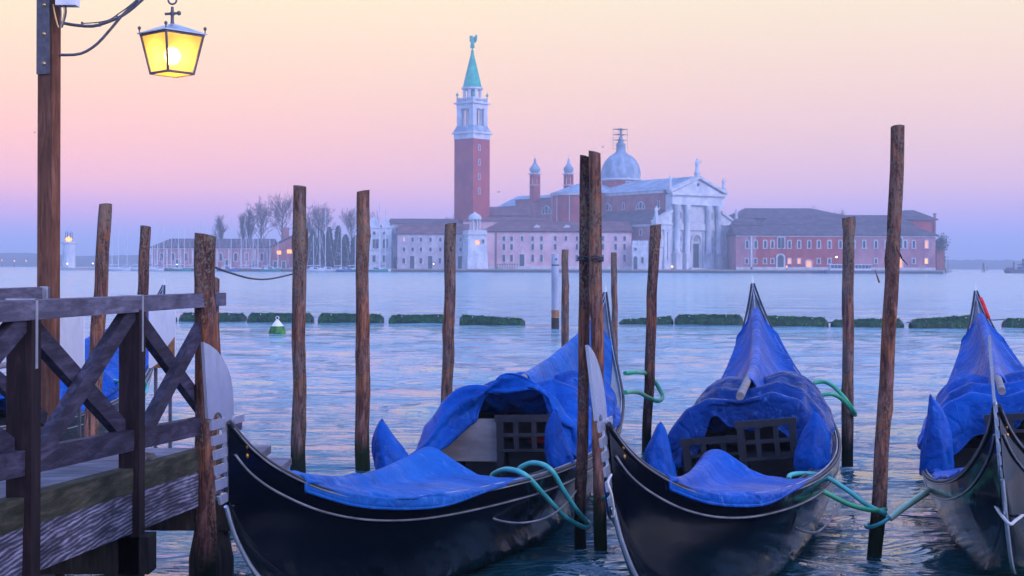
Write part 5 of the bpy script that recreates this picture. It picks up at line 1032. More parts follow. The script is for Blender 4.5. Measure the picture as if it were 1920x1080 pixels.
# lantern
lz = lambda py: at(323, py, YL-.05).z
LT = Matrix.Translation((LX, LY, 0)) @ Matrix.Rotation(R(45+3), 4, 'Z')
wt, wb = 123/FPX*LY/2/1.414*1.0, 80/FPX*LY/2/1.414; zt, zb = lz(67), lz(138)
lan = MB()
for (x, y) in ((-1,-1),(1,-1),(1,1),(-1,1)):
    a_ = LT @ Vector((x*wt*.94, y*wt*.94, zt)); b_ = LT @ Vector((x*wb, y*wb, zb)); lan.tube([a_, b_], .0085, 4)
for (w_, z, h_) in ((wt*.95, zt, .014), (wb, zb, .016)):
    for k in range(4):
        Tk = LT @ Matrix.Rotation(k*PI/2, 4, 'Z'); lan.box(-w_-.005, w_+.005, -w_-.006, -w_+.006, z-h_/2, z+h_/2, Tk)
frame = lan.build('lantern_frame', M['iron'], LP)
m, n, l, b = newmat('frosted lantern glass'); o_ = n['Material Output']; n.remove(b)
tr = n.new('ShaderNodeBsdfTranslucent'); tr.inputs[0].default_value = (1.0, .72, .30, 1); tp = n.new('ShaderNodeBsdfRefraction'); tp.inputs[0].default_value = (1, .84, .5, 1); tp.inputs['Roughness'].default_value = 1.0; tp.inputs['IOR'].default_value = 1.03; gl = n.new('ShaderNodeBsdfGlossy'); gl.inputs['Roughness'].default_value = .25
mx = n.new('ShaderNodeMixShader'); mx.inputs[0].default_value = .35; l.new(tr.outputs[0], mx.inputs[1]); l.new(tp.outputs[0], mx.inputs[2]); mx2 = n.new('ShaderNodeMixShader'); mx2.inputs[0].default_value = .05; l.new(mx.outputs[0], mx2.inputs[1]); l.new(gl.outputs[0], mx2.inputs[2]); l.new(mx2.outputs[0], o_.inputs[0]); M['lglass'] = m
for k in range(4):
    Tk = LT @ Matrix.Rotation(k*PI/2, 4, 'Z'); a1, a2 = wt*.93, wb*.98
    pn = MB().add([(-a1+.01, -a1, zt-.006), (a1-.01, -a1, zt-.006), (a2-.01, -a2, zb+.006), (-a2+.01, -a2, zb+.006)], [(0, 1, 2, 3)], False, Tk).build('glass_pane', M['lglass']); pn.data.transform(LP.matrix_basis.inverted()); pn.parent = frame
bp = MB().box(-wb+.01, wb-.01, -wb+.01, wb-.01, zb-.006, zb-.003, LT).build('bottom_pane', M['lglass']); bp.data.transform(LP.matrix_basis.inverted()); bp.parent = frame
roof = MB(); za = lz(45); we = 131/FPX*LY/2/1.414
roof.add([(-we,-we,zt+.014),(we,-we,zt+.014),(we,we,zt+.014),(-we,we,zt+.014),(-.018,-.018,za),(.018,-.018,za),(.018,.018,za),(-.018,.018,za),(-we,-we,zt+.008),(we,-we,zt+.008),(we,we,zt+.008),(-we,we,zt+.008)], [(0,1,5,4),(1,2,6,5),(2,3,7,6),(3,0,4,7),(4,5,6,7),(8,9,1,0),(9,10,2,1),(10,11,3,2),(11,8,0,3),(11,10,9,8)], False, LT)
rf_ = roof.build('lantern_roof', M['steel'], LP)
for (x, y) in ((-1,-1),(1,-1),(1,1),(-1,1)):
    q = LT @ Vector((x*we*.93, y*we*.93, zt+.015)); f_ = MB().lathe([(.004, 0), (.004, .02), (.011, .03), (.012, .038), (.003, .048)], 10, tuple(q)).build('finial', M['iron']); f_.data.transform(LP.matrix_basis.inverted()); f_.parent = rf_
MB().lathe([(.016, 0), (.012, .02), (.011, .06), (.017, .065), (.017, .08), (.011, .09), (.010, .12)], 10, (LX, LY, za-.003)).build('stem', M['iron'], LP)
MB().tube([(LX-.05, LY, za+.068), (LX+.045, LY, za+.074)], [.009, .009], 8).build('clamp', M['iron'], LP); MB().lathe([(.001, -.017), (.015, -.008), (.015, .008), (.001, .017)], 10, (LX+.045, LY, za+.074)).build('clamp_knob', M['iron'], LP)
MB().tube([(LX+.028*math.sin(a), LY, za+.135+.028-.028*math.cos(a)) for a in np.linspace(-2.4, 2.4, 14)], .0065, 6).build('hook', M['iron'], LP); MB().tube([(LX, LY, za+.17), (LX+.002, LY, at(323, -36, YL).z)], .007, 6).build('hanger', M['iron'], LP)
bm_ = emit('lit bulb', (1.0, .56, .17), 24); MB().lathe([(.012, -.062), (.04, -.048), (.06, -.018), (.06, .018), (.04, .048), (.012, .062)], 14, (LX, LY, (zt+zb)/2-.01)).build('bulb', bm_, LP)
MB().tube([(LX, LY, (zt+zb)/2+.05), (LX, LY, zt+.012)], .008, 8).build('bulb_holder', M['iron'], LP)
# ================================================================= GONDOLAS
GW = [(.10,.010,1.36),(.25,.05,1.22),(.45,.11,1.09),(.8,.20,.94),(1.3,.31,.80),(2.0,.44,.68),(3.0,.58,.57),(4.2,.68,.50),(5.5,.72,.47),(6.8,.69,.51),(8.0,.57,.64),(9.0,.40,.86),(9.8,.235,1.14),(10.3,.13,1.40),(10.6,.065,1.60),(10.82,.012,1.80)]
CH_ = [(.085,.008,.98),(.19,.016,.80),(.42,.035,.58),(.8,.09,.38),(1.4,.18,.21),(2.1,.28,.10),(3.1,.39,.02),(4.2,.46,-.05),(5.5,.48,-.08),(6.8,.45,-.05),(7.9,.35,.03),(8.8,.22,.16),(9.5,.11,.38),(10.0,.05,.70),(10.35,.02,1.1),(10.77,.008,1.62)]
GL = 10.82
gw = lambda u: crom(GW, u)
NU = 90; UU = np.linspace(0, 1, NU); GWs = gw(UU); CHs = crom(CH_, UU)
def gs(s):   # gunwale half breadth and height at station s
    return float(np.interp(s, GWs[:, 0], GWs[:, 1])), float(np.interp(s, GWs[:, 0], GWs[:, 2]))
class Gond:
    def __init__(g, bow, stern, banana, roll=0.0, hs=0.0, lift=0.0):
        g.lift = lift
        heel = R(roll); roll = 0
        bow = (bow[0]+1.72*math.sin(heel), bow[1]); stern = (stern[0]+1.8*math.sin(heel), stern[1])
        g.bow = Vector((bow[0], bow[1], 0)); d = Vector((stern[0]-bow[0], stern[1]-bow[1], 0)); g.k = d.length/GL
        g.rz = -math.atan2(d.x, d.y); g.A = banana; g.roll = roll; g.hs = hs
        g.T = Matrix.Translation(g.bow) @ Matrix.Rotation(g.rz, 4, 'Z') @ Matrix.Rotation(-heel, 4, 'Y')
    def cx(g, s): return g.A*math.sin(PI*min(1, max(0, s/GL)))
    def dz(g, s):
        s = np.asarray(s, float); q = np.clip((s-.7)/2.6, 0, 1)*np.clip((10.2-s)/2.6, 0, 1); return g.hs*np.maximum(0, (s-5)/5.8)**2+g.lift*q*q*(3-2*q)
    def p(g, s, t, z):   # t from the centre line, positive to the viewer's right; returns local point
        x = g.cx(s)+t; c, n_ = math.cos(g.roll), math.sin(g.roll)
        rr = math.sin(PI*min(1, max(0, s/GL)))
        return Vector((x, s*g.k, z+float(g.dz(s))))
def make_gondola(g, label, ferro_tilt=0):
    root = thing('gondola', label, 'gondola', tuple(g.bow), g.rz, 'moored gondolas under blue covers'); root.matrix_basis = g.T
    loc = lambda mb, name, mat, par=None: mb.build(name, M[mat], par or root, local=True)
    # hull shell
    rows = []
    for i in range(NU):
        (s, b, h), (s2, c, k) = GWs[i], CHs[i]; row = []
        for sd in (1, -1):
            pts = []
            for t in (0, .18, .4, .65, .85, 1.0):
                ss = s+(s2-s)*t; bb = b+(c-b)*(t**1.7); zz = h+(k-h)*t; pts.append(g.p(ss, sd*bb, zz))
            row += pts if sd == 1 else pts[::-1]
        row.insert(6, g.p(s2, 0, k-.012)); rows.append(row)
    loc(MB().grid(rows), 'hull', 'hull')
    # decks: bow deck, stern deck (cambered), side decks, interior
    def deck(s0, s1, n_, cam):
        R_ = []
        for s in np.linspace(s0, s1, n_):
            b, h = gs(s); b = max(b-.012, .004); R_.append([g.p(s, b*t, h-.012+cam*(1-t*t)*min(1, b/.3)) for t in np.linspace(-1, 1, 9)])
        return MB().grid(R_)
    loc(deck(.16, 3.15, 26, .05), 'bow_deck', 'deckpaint'); loc(deck(7.3, 10.7, 30, .05), 'stern_deck', 'deckpaint')
    for sd in (-1, 1):
        top_, inn = [], []
        for s in np.linspace(3.1, 7.35, 30):
            b, h = gs(s); top_.append([g.p(s, sd*(b-.012), h-.010), g.p(s, sd*(b-.15), h-.022)]); inn.append([g.p(s, sd*(b-.15), h-.022), g.p(s, sd*(b-.17), h-.06), g.p(s, sd*(b-.21), .10)])
        loc(MB().grid(top_), 'side_deck', 'deckpaint'); loc(MB().grid(inn), 'inner_side', 'inner')
        cmb = MB()
        cmb.tube([g.p(s, sd*(gs(s)[0]-.15), gs(s)[1]-.012) for s in np.linspace(3.1, 7.35, 24)], .012, 6); loc(cmb, 'coaming', 'inner')
    fl = [[g.p(s, t*(gs(s)[0]-.2), .10) for t in (-1, 0, 1)] for s in np.linspace(3.05, 7.4, 14)]
    loc(MB().grid(fl), 'floor', 'inner')
    for s in (3.15, 7.32):
        b, h = gs(s); loc(MB().grid([[g.p(s, t*(b-.15), .08) for t in (-1, 0, 1)], [g.p(s, t*(b-.15), h-.0) for t in (-1, 0, 1)]]), 'bulkhead', 'inner')
    # edge trims along both sides
    for sd in (-1, 1):
        P_ = [g.p(*q) for q in [(GWs[i][0], sd*(GWs[i][1]+.002), GWs[i][2]+.004) for i in range(0, NU)]]
        loc(MB().tube(P_, .013, 7), 'gunwale', 'inner')
        P2 = [g.p(GWs[i][0], sd*max(.004, GWs[i][1]-.02), GWs[i][2]+.016) for i in range(1, NU-1)]; loc(MB().tube(P2, .008, 6), 'gunwale_moulding', 'trim')
        P2b = [g.p(GWs[i][0], sd*(GWs[i][1]+.012), GWs[i][2]-.008) for i in range(1, NU-1)]; loc(MB().tube(P2b, .0048, 6), 'gunwale_moulding', 'trim')
        P3 = []
        for i in range(2, NU-2):
            (s, b, h), (s2, c, k) = GWs[i], CHs[i]; t = .115/(h-k); t = min(t, .3); P3.append(g.p(s+(s2-s)*t, sd*(b+(c-b)*t**1.7+.006), h+(k-h)*t))
        loc(MB().tube(P3, .0062, 6), 'rubbing_strake', 'trim')
    # bow iron, cut from plate
    zx = lambda X: (X-178)*.00235*1.0+.075
    zz_ = lambda Yp: 1.752-(Yp-50)*.001047
    pl = [(94,50),(120,66),(150,92),(178,132),(200,180),(213,225),(221,280),(224,340),(223,400),(218,425)]
    spine_r = [(212,470),(210,560),(214,640),(220,720),(222,780)]
    spine_l = [(200,780),(193,728),(186,600),(180,500),(176,420),(172,397),(160,372),(148,366),(136,374),(127,395),(107,385),(100,200)]
    poly = pl+spine_r+spine_l; th_ = .007
    def plate(pts): return [Vector((-th_/1, 0, 0))+g.p(0, 0, 0)*0+Vector((-th_, zx(x)*1.0, zz_(y))) for x, y in pts]
    fm = MB(); fm.prism(plate(poly), (th_*2, 0, 0)); teeth = [((115,397),(178,397),(180,438),(118,440)),((120,468),(182,466),(184,506),(123,509)),((127,532),(186,530),(188,570),(130,573)),((131,600),(189,598),(191,638),(134,641)),((136,664),(193,660),(195,704),(139,709)),((142,738),(197,730),(202,768),(150,777))]
    for t in teeth: fm.prism([Vector((-th_*.86, zx(x), zz_(y))) for x, y in t], (th_*1.72, 0, 0))
    fm.prism([Vector((-th_*.8, zx(x), zz_(y))) for x, y in ((222,402),(268,402),(268,437),(222,437))], (th_*1.6, 0, 0))
    fe = loc(fm, 'bow_iron', 'ferro'); 
    rv_ = MB()
    for k in range(7):
        yy = 415+k*56; xx_ = 199+k*1.6
        for sgn in (1,): rv_.lathe([(.001, 0), (.0055, .0012), (.006, .0)], 8, M=Matrix.Translation((th_, zx(xx_), zz_(yy))) @ Matrix.Rotation(PI/2, 4, 'Y'))
        rv_.lathe([(.006, 0), (.0055, .0012), (.001, .0022)], 8, M=Matrix.Translation((-th_, zx(xx_), zz_(yy))) @ Matrix.Rotation(-PI/2, 4, 'Y'))
    loc(rv_, 'rivet_row', 'iron', fe)
    # stem band below it
    sb = MB(); pts = [g.p(0.0, 0, 0)+Vector((0, max(.03, s2-.014), k)) for s2, c, k in [(CHs[i][0], 0, CHs[i][2]-.006) for i in range(0, 46)]]
    sb.tube([Vector((g.cx(p.y/g.k), p.y, p.z)) for p in pts], .012, 6); loc(sb, 'stem_band', 'ferro')
    gd = MB()
    for z in (1.235, 1.19): gd.lathe([(.001, -.014), (.009, -.006), (.010, .006), (.001, .016)], 8, tuple(g.p(.22, .040, z)))
    loc(gd, 'gilt_ornament', 'gold')
    # stern iron tip
    b_ = MB(); b_.tube([g.p(10.72, 0, 1.66), g.p(10.83, 0, 1.80), g.p(10.86, 0, 1.90)], [.022, .016, .003], 8); loc(b_, 'stern_iron', 'ferro')
    sbx = MB(); sbx.tube([g.p(9.9, 0, 1.26), g.p(10.3, 0, 1.47), g.p(10.66, 0, 1.68)], .008, 6); loc(sbx, 'stern_ridge', 'trim')
    # seat: box, bench, back
    hb = float(g.dz(5.9))
    loc(MB().box(g.cx(5.9)-.50, g.cx(5.9)+.50, 5.78*g.k, 5.82*g.k, .12+hb, .44+hb), 'seat_front', 'seatwood')
    loc(MB().box(g.cx(5.9)-.53, g.cx(5.9)+.53, 5.72*g.k, 6.25*g.k, .44+hb, .475+hb), 'seat', 'inner')
    bk = MB(); bk.box(g.cx(6)-.5, g.cx(6)+.5, 6.25*g.k, 6.29*g.k, .48+hb, .86+hb); loc(bk, 'seat_back', 'seatwood')
    return root
def chair(g, s, t, w, h, rz, z0, label, style=0):
    """black slatted folding frame / small chair standing in the boat"""
    c = g.T @ g.p(s, t, z0); T = Matrix.Translation(c) @ (g.T.to_3x3().to_4x4()) @ Matrix.Rotation(rz, 4, 'Z'); r_ = thing('boat_chair', label, 'chair', c, g.rz+rz)
    for x in (-w/2, w/2): MB().box(x-.028, x+.028, -.02, .02, 0, h, T).build('leg', M['inner'], r_)
    for y in (.34,):
        for x in (-w/2, w/2): MB().box(x-.02, x+.02, y-.02, y+.02, 0, h*.48, T).build('leg', M['inner'], r_)
    MB().box(-w/2-.03, w/2+.03, -.03, .38, h*.46, h*.51, T).build('seat', M['inner'], r_)
    MB().box(-w/2-.04, w/2+.04, -.026, .012, h-.01, h+.045, T).build('top_rail', M['inner'], r_)
    for k, x in enumerate((-w*.18, w*.18)): MB().box(x-.02, x+.02, -.012, .012, h*.51, h, T).build('slat', M['inner'], r_)
    MB().box(-w/2, w/2, -.015, .015, h*.72, h*.78, T).build('cross_rail', M['inner'], r_)
# ---- draped covers: a small cloth relaxation over poles and hoops
def drape(G, pins, slack, caps, zmin, steps=70, grav=.0004, seed=0, bend=.25):
    nu, nv = G.shape[:2]; rng = np.random.RandomState(int(seed*10)); X = G.copy(); Vv = np.zeros_like(X)
    idx = []
    def pr(a, b, sl, k): idx.append((a, b, np.linalg.norm(G[a]-G[b], axis=-1, keepdims=True)*sl, k))
    S = slice
    for o in (0, 1):
        m_ = (nu-o)//2*2; pr((S(o, o+m_, 2), S(None)), (S(o+1, o+m_+1, 2), S(None)), slack[0], 1.0) if o+m_ <= nu else None
    for o in (0, 1):
        m_ = (nv-o)//2*2; pr((S(None), S(o, o+m_, 2)), (S(None), S(o+1, o+m_+1, 2)), slack[1], 1.0)
    for o in (0, 1):
        m_ = (nu-1-o)//2*2; pr((S(o, o+m_, 2), S(0, nv-1)), (S(o+1, o+m_+1, 2), S(1, nv)), sum(slack)/2, .6); pr((S(o, o+m_, 2), S(1, nv)), (S(o+1, o+m_+1, 2), S(0, nv-1)), sum(slack)/2, .6)
    for o in range(4):
        m_ = (nu-o)//4*4; pr((S(o, o+m_, 4), S(None)), (S(o+2, o+m_+2, 4), S(None)), 1.0*(1+(slack[0]-1)*.75), bend); m_ = (nv-o)//4*4; pr((S(None), S(o, o+m_, 4)), (S(None), S(o+2, o+m_+2, 4)), 1.0*(1+(slack[1]-1)*.75), bend)
    W = np.where(pins, 0.0, 1.0)[..., None]; X += W*rng.normal(size=(nu, nv, 1))*.004
    for k in range(3): X += W*.012*math.sin(k+seed)*np.sin(np.linspace(0, (7+4*k), nu)[:, None, None]+np.linspace(0, 9-k*3, nv)[None, :, None]+seed)
    for it in range(steps):
        P0 = X.copy(); X = X+W*Vv*.96; X[..., 2] -= W[..., 0]*grav
        for q in range(4):
            for a, b, L0, k in idx:
                d = X[b]-X[a]; l = np.linalg.norm(d, axis=-1, keepdims=True)+1e-9; wa, wb = W[a], W[b]; ws = wa+wb+1e-9
                c = d*((l-L0)/l)*k/ws; X[a] += c*wa; X[b] -= c*wb
            zc_ = np.full(X.shape[:2], -9.0)
            for (p, q_, r) in caps:
                r = max(r, .045); p = np.array(p); e = np.array(q_)-p; exy = e[:2]; ll = exy@exy
                t = np.clip(((X[..., :2]-p[:2])@exy)/(ll+1e-9), 0, 1); dd = ((X[..., :2]-(p[:2]+t[..., None]*exy))**2).sum(-1)
                zc_ = np.maximum(zc_, np.where(dd < r*r, p[2]+t*e[2]+np.sqrt(np.maximum(r*r-dd, 0))-.02, -9))
            zm = np.maximum(zmin(X), zc_); X[..., 2] = np.where(W[..., 0] > 0, np.maximum(X[..., 2], zm), X[..., 2])
        Vv = X-P0
    return X
def surf(rows, nu, nv):
    Pc = np.array([[tuple(p) for p in r] for r in rows]); a = np.array([crom(Pc[:, j], np.linspace(0, 1, nu)) for j in range(Pc.shape[1])])
    return np.array([crom(a[:, i], np.linspace(0, 1, nv)) for i in range(nu)])
def hullmin(g):
    cs = np.array([g.cx(s) for s in GWs[:, 0]])
    def f(X):
        s = X[..., 1]/g.k; h = np.interp(s, GWs[:, 0], GWs[:, 2])+g.dz(s); b = np.interp(s, GWs[:, 0], GWs[:, 1]); c = np.interp(s, GWs[:, 0], cs)
        inside = np.abs(X[..., 0]-c) < b+.02; t = np.clip((X[..., 0]-c)/np.maximum(b, .02), -1, 1); dk = (s < 3.2) | (s > 7.3); return np.where(inside, h+.012+np.where(dk, .052*(1-t*t)*np.minimum(1, b/.3), 0), .02)
    return f
def cover(g, G, name, label, mat):
    mb = MB(); mb.grid([[Vector(p) for p in r] for r in G])
    c = np.mean(G.reshape(-1, 3), axis=0); c[2] = float(G[..., 2].min())
    for E in (G[:, 0], G[:, -1], G[0]): mb.tube([Vector(p) for p in E], .006, 5, False)
    mid_ = G[:, G.shape[1]//3]; mb.tube([Vector(p)+Vector((0, 0, .001)) for p in mid_], .0035, 5, False)
    base = g.T @ Vector(c); o = mb.build(name, M[mat], None, fixn=False); o.data.transform(g.T); o.data.transform(Matrix.Translation(-base)); o.location = base
    md = o.modifiers.new('smooth', 'SUBSURF'); md.levels = md.render_levels = 1
    md = o.modifiers.new('cloth_thickness', 'SOLIDIFY'); md.thickness = .004; md.offset = 1
    return tag(o, label, 'tarpaulin', 'blue tarpaulins over the gondolas')
def chain(pts, r): return [(tuple(pts[i]), tuple(pts[i+1]), r) for i in range(len(pts)-1)]
def forcola_bag(g, s, sd, H, W, label, seed, lean=0):
    b, h = gs(s); rows = []; nk = 17; c0 = g.p(s, sd*(b-.13), h-.01)
    for i in range(16):
        t = i/15; r = W*(.5+.10*math.sin(t*3))*(1-t**1.6)**.75+.012; row = []
        for k in range(nk):
            a = 2*PI*k/(nk-1); f = 1+.20*mnoise.noise(Vector((math.cos(a)*1.5+seed, math.sin(a)*1.5, t*1.6)))+.12*mnoise.noise(Vector((math.cos(a)*3.5+seed, math.sin(a)*3.5, t*2)))*(1.3-t)
            row.append(c0+Vector((r*f*math.cos(a)*.78+lean*t*.12*H+.03*math.sin(t*4+seed), r*f*math.sin(a)*1.05, H*t*(1-.03*math.cos(a))-.02)))
        rows.append(row)
    G = np.array([[tuple(p) for p in r] for r in rows]); G = np.array([crom(G[:, j], np.linspace(0, 1, 46)) for j in range(nk)]).transpose(1, 0, 2)
    G = np.array([crom(G[i], np.linspace(0, 1, 49)) for i in range(46)]); rr = []
    for i in range(46):
        row = []
        for j in range(49):
            q = Vector(G[i, j]); ctr = c0+Vector((0, 0, q.z-c0.z)); n_ = (q-ctr); n_.z = 0; n_.normalize() if n_.length > 1e-6 else None
            f = 1-2*abs(mnoise.noise(Vector((q.x*11+seed, q.y*11, q.z*5)))); row.append(q+n_*(.016*f*(1-i/60)))
        rr.append(row)
    mb = MB().grid(rr); base = g.T @ c0; o = mb.build('oarlock_cover', M['tarp']); o.data.transform(g.T); o.data.transform(Matrix.Translation(-base)); o.location = base
    return tag(o, label, 'cover', 'pointed blue oarlock covers')
def dress(g, nm, mats, seeds, v):
    G = g.p; hm = hullmin(g)
    def gp(s, f, dz=0.0): b, h = gs(s); return G(s, f*b, h+dz)
    # bow cover: low tent over a stick, high at its aft edge
    bh = v.get('bh', .30); s0 = v.get('s0', 1.05); rows = []
    for s in (s0, s0+.4, 1.5, 2.0, 2.6, 3.1, 3.4):
        e = (1.04 if s < 2.7 else .98)*v.get('em', 1); zh = .03+bh*((s-s0)/(3.1-s0))**1.3 if s < 3.2 else .03+bh*.95
        rows.append([gp(s, -e-.015, -.075), gp(s, -e-.005, .022)]+[gp(s, f*e, .02+zh*(1-abs(f))) for f in (-.75, -.4, 0, .4, .75)]+[gp(s, e*.99, .024), gp(s, e*1.0+.01, -.045 if s < 2.2 else .0)])
    X = surf(rows, 50, 42); pn = np.zeros(X.shape[:2], bool); pn[0] = True; pn[:, 0] = True; pn[:, -1] = True; pn[-1, 0] = pn[-1, -1] = True
    st = [G(s0, 0, gs(s0)[1]+.02), G((s0+3.1)/2, 0, gs((s0+3.1)/2)[1]+bh*.42), G(3.1, v.get('tx', 0), gs(3.1)[1]+bh)]
    X = drape(X, pn, (1.012, 1.035), chain(st, .03)+chain([G(3.1, v.get('tx', 0)-.04, gs(3.1)[1]+bh), G(3.1, v.get('tx', 0)+.04, gs(3.1)[1]+bh)], .03), hm, 60, seed=seeds[0])
    cover(g, X, 'tarpaulin', 'smooth blue cover tented over the bow deck of the %s gondola' % nm, mats[0])
    pr = v.get('ridge', (4.95, 7.6)); z0, z1 = v.get('rz', (1.02, 1.10)); a, b_ = G(pr[0], 0, z0), G(pr[1], 0, z1); c = g.T @ a
    single(MB().tube([g.T @ a, g.T @ b_], .034, 12), 'ridge_pole', M['seatwood'], 'round wooden ridge pole end poking out between the covers of the %s gondola' % nm, 'pole', c)
    # midships cover over two humped hoops, front edge hanging free
    top_ = v.get('hump', 1.02); wd = v.get('wd', .60); rows = []
    def hoop(s, k):
        b, h = gs(s); Hh = (top_-h)*k
        return [G(s, t*wd, h+z*Hh) for t, z in ((-1.0, .12), (-.98, .50), (-.72, .86), (-.42, 1.0), (0, .88), (.42, 1.02), (.74, .88), (.97, .52), (1.02, .12))]
    for s, k in ((4.95, .97), (5.25, 1.0), (5.7, 1.0), (6.2, .98), (6.8, .96), (7.3, .9)):
        Hp = hoop(s, k); b, h = gs(s); R_ = [G(s, -wd*1.12, h-.03)]+[p+Vector((0, 0, .035)) for p in Hp]+[G(s, wd*1.1, h-.02)]; rows.append(R_)
    fr = [Vector((q.x, q.y-.02, max(q.z-d_, .36))) for q, d_ in zip(rows[0], v.get('val', (.05, .2, .50, .53, .49, .45, .47, .50, .50, .2, .05)))]
    for j in (0, 1, 2): fr[j].y -= v.get('fl', .05)*(1, 1, .6)[j]; fr[10-j].y -= v.get('fr', .03)*(1, 1, .6)[j]
    rows = [fr, [Vector(((p.x+q.x)/2, p.y-.03, (p.z+q.z)/2)) for p, q in zip(fr, rows[0])]]+rows
    X = surf(rows, 64, 64); pn = np.zeros(X.shape[:2], bool); pn[10:, 0] = True; pn[10:, -1] = True; pn[-1] = True
    caps = []
    for s in (4.98, 5.9, 6.9): caps += chain(hoop(s, 1.0 if s > 5 else .97), .025)
    X = drape(X, pn, (1.02, 1.035), caps, hm, 75, grav=.0005, seed=seeds[1])
    cover(g, X, 'tarpaulin', v['mid'], mats[1])
    # stern cover: tent along the ridge, narrowing to the raised stern
    rows = []; L_ = v.get('left', .98); Rr = v.get('right', .62)
    for s, rd in ((6.0, 1.10), (6.6, 1.13), (7.2, 1.17), (7.8, 1.22), (8.5, 1.31), (9.2, 1.41), (9.75, 1.50), (10.0, 1.55)):
        b, h = gs(s); rd = max(rd, h+.08); wl = min(b*L_+.05, .64); wr = min(b*Rr+.05, .62)
        rows.append([G(s, -wl-.01, h-.06), G(s, -wl, h+.01)]+[G(s, f*wl, h+(rd-h)*(1-abs(f))) for f in (-.7, -.35)]+[G(s, 0, rd)]+[G(s, f*wr, h+(rd-h)*(1-abs(f))) for f in (.35, .7)]+[G(s, wr, h+.02), G(s, wr+.012, h-.0)])
    X = surf(rows, 64, 48); pn = np.zeros(X.shape[:2], bool); pn[-1] = True; pn[4:, 0] = True; pn[4:, -1] = True; 
    rg = [G(6.0, 0, 1.065), G(7.2, 0, 1.135), G(8.5, 0, 1.28), G(9.2, 0, 1.38), G(10.0, 0, 1.52)]
    X = drape(X, pn, (1.015, 1.03), chain(rg, .03), hm, 65, seed=seeds[2])
    cover(g, X, 'tarpaulin', 'bright blue cover tapering up to the high stern of the %s gondola' % nm, mats[2])
def hose(pts, r, name, mat, label, cat='mooring rope'):
    P3 = [tuple(at(x, y, Y)) for x, y, Y in pts]; q = [Vector(p) for p in crom(P3, np.linspace(0, 1, 14*len(P3)))]
    return single(MB().tube(q, r, 10), name, M[mat], label, cat, q[0], 'hose covered mooring ropes' if 'hose' in mat else None)
g1 = Gond((-1.37, 6.4), (1.13, 16.8), .09, 1.5, hs=-.02, lift=.075)
g2 = Gond((.375, 6.4), (2.94, 16.85), .22, 6.0, hs=.10, lift=.02)
g3 = Gond((2.53, 7.3), (5.93, 17.7), .12, 4.5, hs=0)
g4 = Gond((-6.1, 9.4), (-5.05, 20.1), .20, 2)
r1 = make_gondola(g1, 'black gondola with broad bow iron beside the jetty, leftmost whole boat')
r2 = make_gondola(g2, 'black gondola in the middle with its stern tip against open water')
r3 = make_gondola(g3, 'black gondola at the right edge with a red cloth on its stern')
r4 = make_gondola(g4, 'gondola mostly hidden behind the jetty railing')
dress(g1, 'left', ('tarp_pale', 'tarp', 'tarp_pale'), (3.1, 7.7, 1.3), dict(mid='humped blue cover over the seats of the left gondola', s0=.62, bh=.22, fl=.6, val=(.05, .28, .66, .60, .52, .40, .36, .40, .46, .2, .05), right=.6, left=.96))
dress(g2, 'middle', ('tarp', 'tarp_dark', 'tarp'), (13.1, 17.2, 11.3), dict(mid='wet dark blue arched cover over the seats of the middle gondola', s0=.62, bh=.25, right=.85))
dress(g3, 'right', ('tarp', 'tarp', 'tarp'), (23.1, 27.7, 21.3), dict(mid='blue cover with a dark opening over the seats of the right gondola', bh=.20, em=.90, fl=.1, right=.9))
dress(g4, 'hidden far left', ('tarp', 'tarp', 'tarp'), (33.1, 37.7, 31.3), dict(mid='blue cover over the seats of the gondola behind the jetty', bh=.16, hump=.86, right=.75))
forcola_bag(g1, 3.75, -1, .42, .28, 'pointed blue cover on the far side of the left gondola', 1); forcola_bag(g1, 4.6, 1, .44, .20, 'slim blue cover beside the left of the two wired poles', 2)
forcola_bag(g2, 4.15, -1, .46, .26, 'pointed blue cover at the left side of the middle gondola', 3); forcola_bag(g2, 4.55, 1, .44, .28, 'pointed blue cover at the right side of the middle gondola', 4)
forcola_bag(g3, 3.75, -1, .62, .27, 'tall pointed blue cover on the left side of the right gondola', 5, -.4)
# chairs and frames
chair(g1, 4.9, .24, .40, .46, .1, .33, 'dark wooden chair frame in the opening of the left gondola')
MB().add([g1.p(4.9, t, z) for t, z in ((-.50, .46), (.02, .46), (.02, .80), (-.50, .80))]+[g1.p(4.93, t, z) for t, z in ((-.50, .46), (.02, .46), (.02, .80), (-.50, .80))], [(0,1,2,3), (4,5,6,7), (0,1,5,4), (1,2,6,5), (2,3,7,6), (3,0,4,7)]).build('cabin_board', M['seatwood'], r1, local=True)
chair(g2, 4.72, .20, .40, .50, 0, .30, 'black chair frame at the right in the middle gondola'); chair(g2, 4.85, -.24, .44, .40, 0, .28, 'lower black chair frame at the left in the middle gondola')
chair(g3, 4.75, .15, .55, .42, 0, .38, 'dark chair frame half behind the bow iron of the right gondola')
for g, lb in ((g1, 'small red cushion inside the left gondola'), (g3, 'red cushion inside the right gondola')):
    c = g.T @ g.p(5.55, .0 if g is g3 else .35, .50); m_ = MB(); m_.lathe([(.001, 0), (.20, .01), (.24, .04), (.20, .075), (.001, .085)], 14, tuple(c)); single(m_, 'cushion', M['redcloth'], lb, 'cushion', c)
tt = g3.T @ g3.p(10.7, .02, 1.72); P_ = [at(1837, 558, 17.4), at(1841, 566, 17.3), at(1847, 582, 17.25), at(1853, 598, 17.2)]
mb = MB(); mb.grid([[p+Vector((-.022+.004*k, 0, 0)), p+Vector((0, -.012, 0)), p+Vector((.026, 0, .004))] for k, p in enumerate(P_)]); o = single(mb, 'red_cloth', M['redcloth'], 'red cloth strip tied to the stern tip of the right gondola', 'cloth', P_[0]); md = o.modifiers.new('t', 'SOLIDIFY'); md.thickness = .006
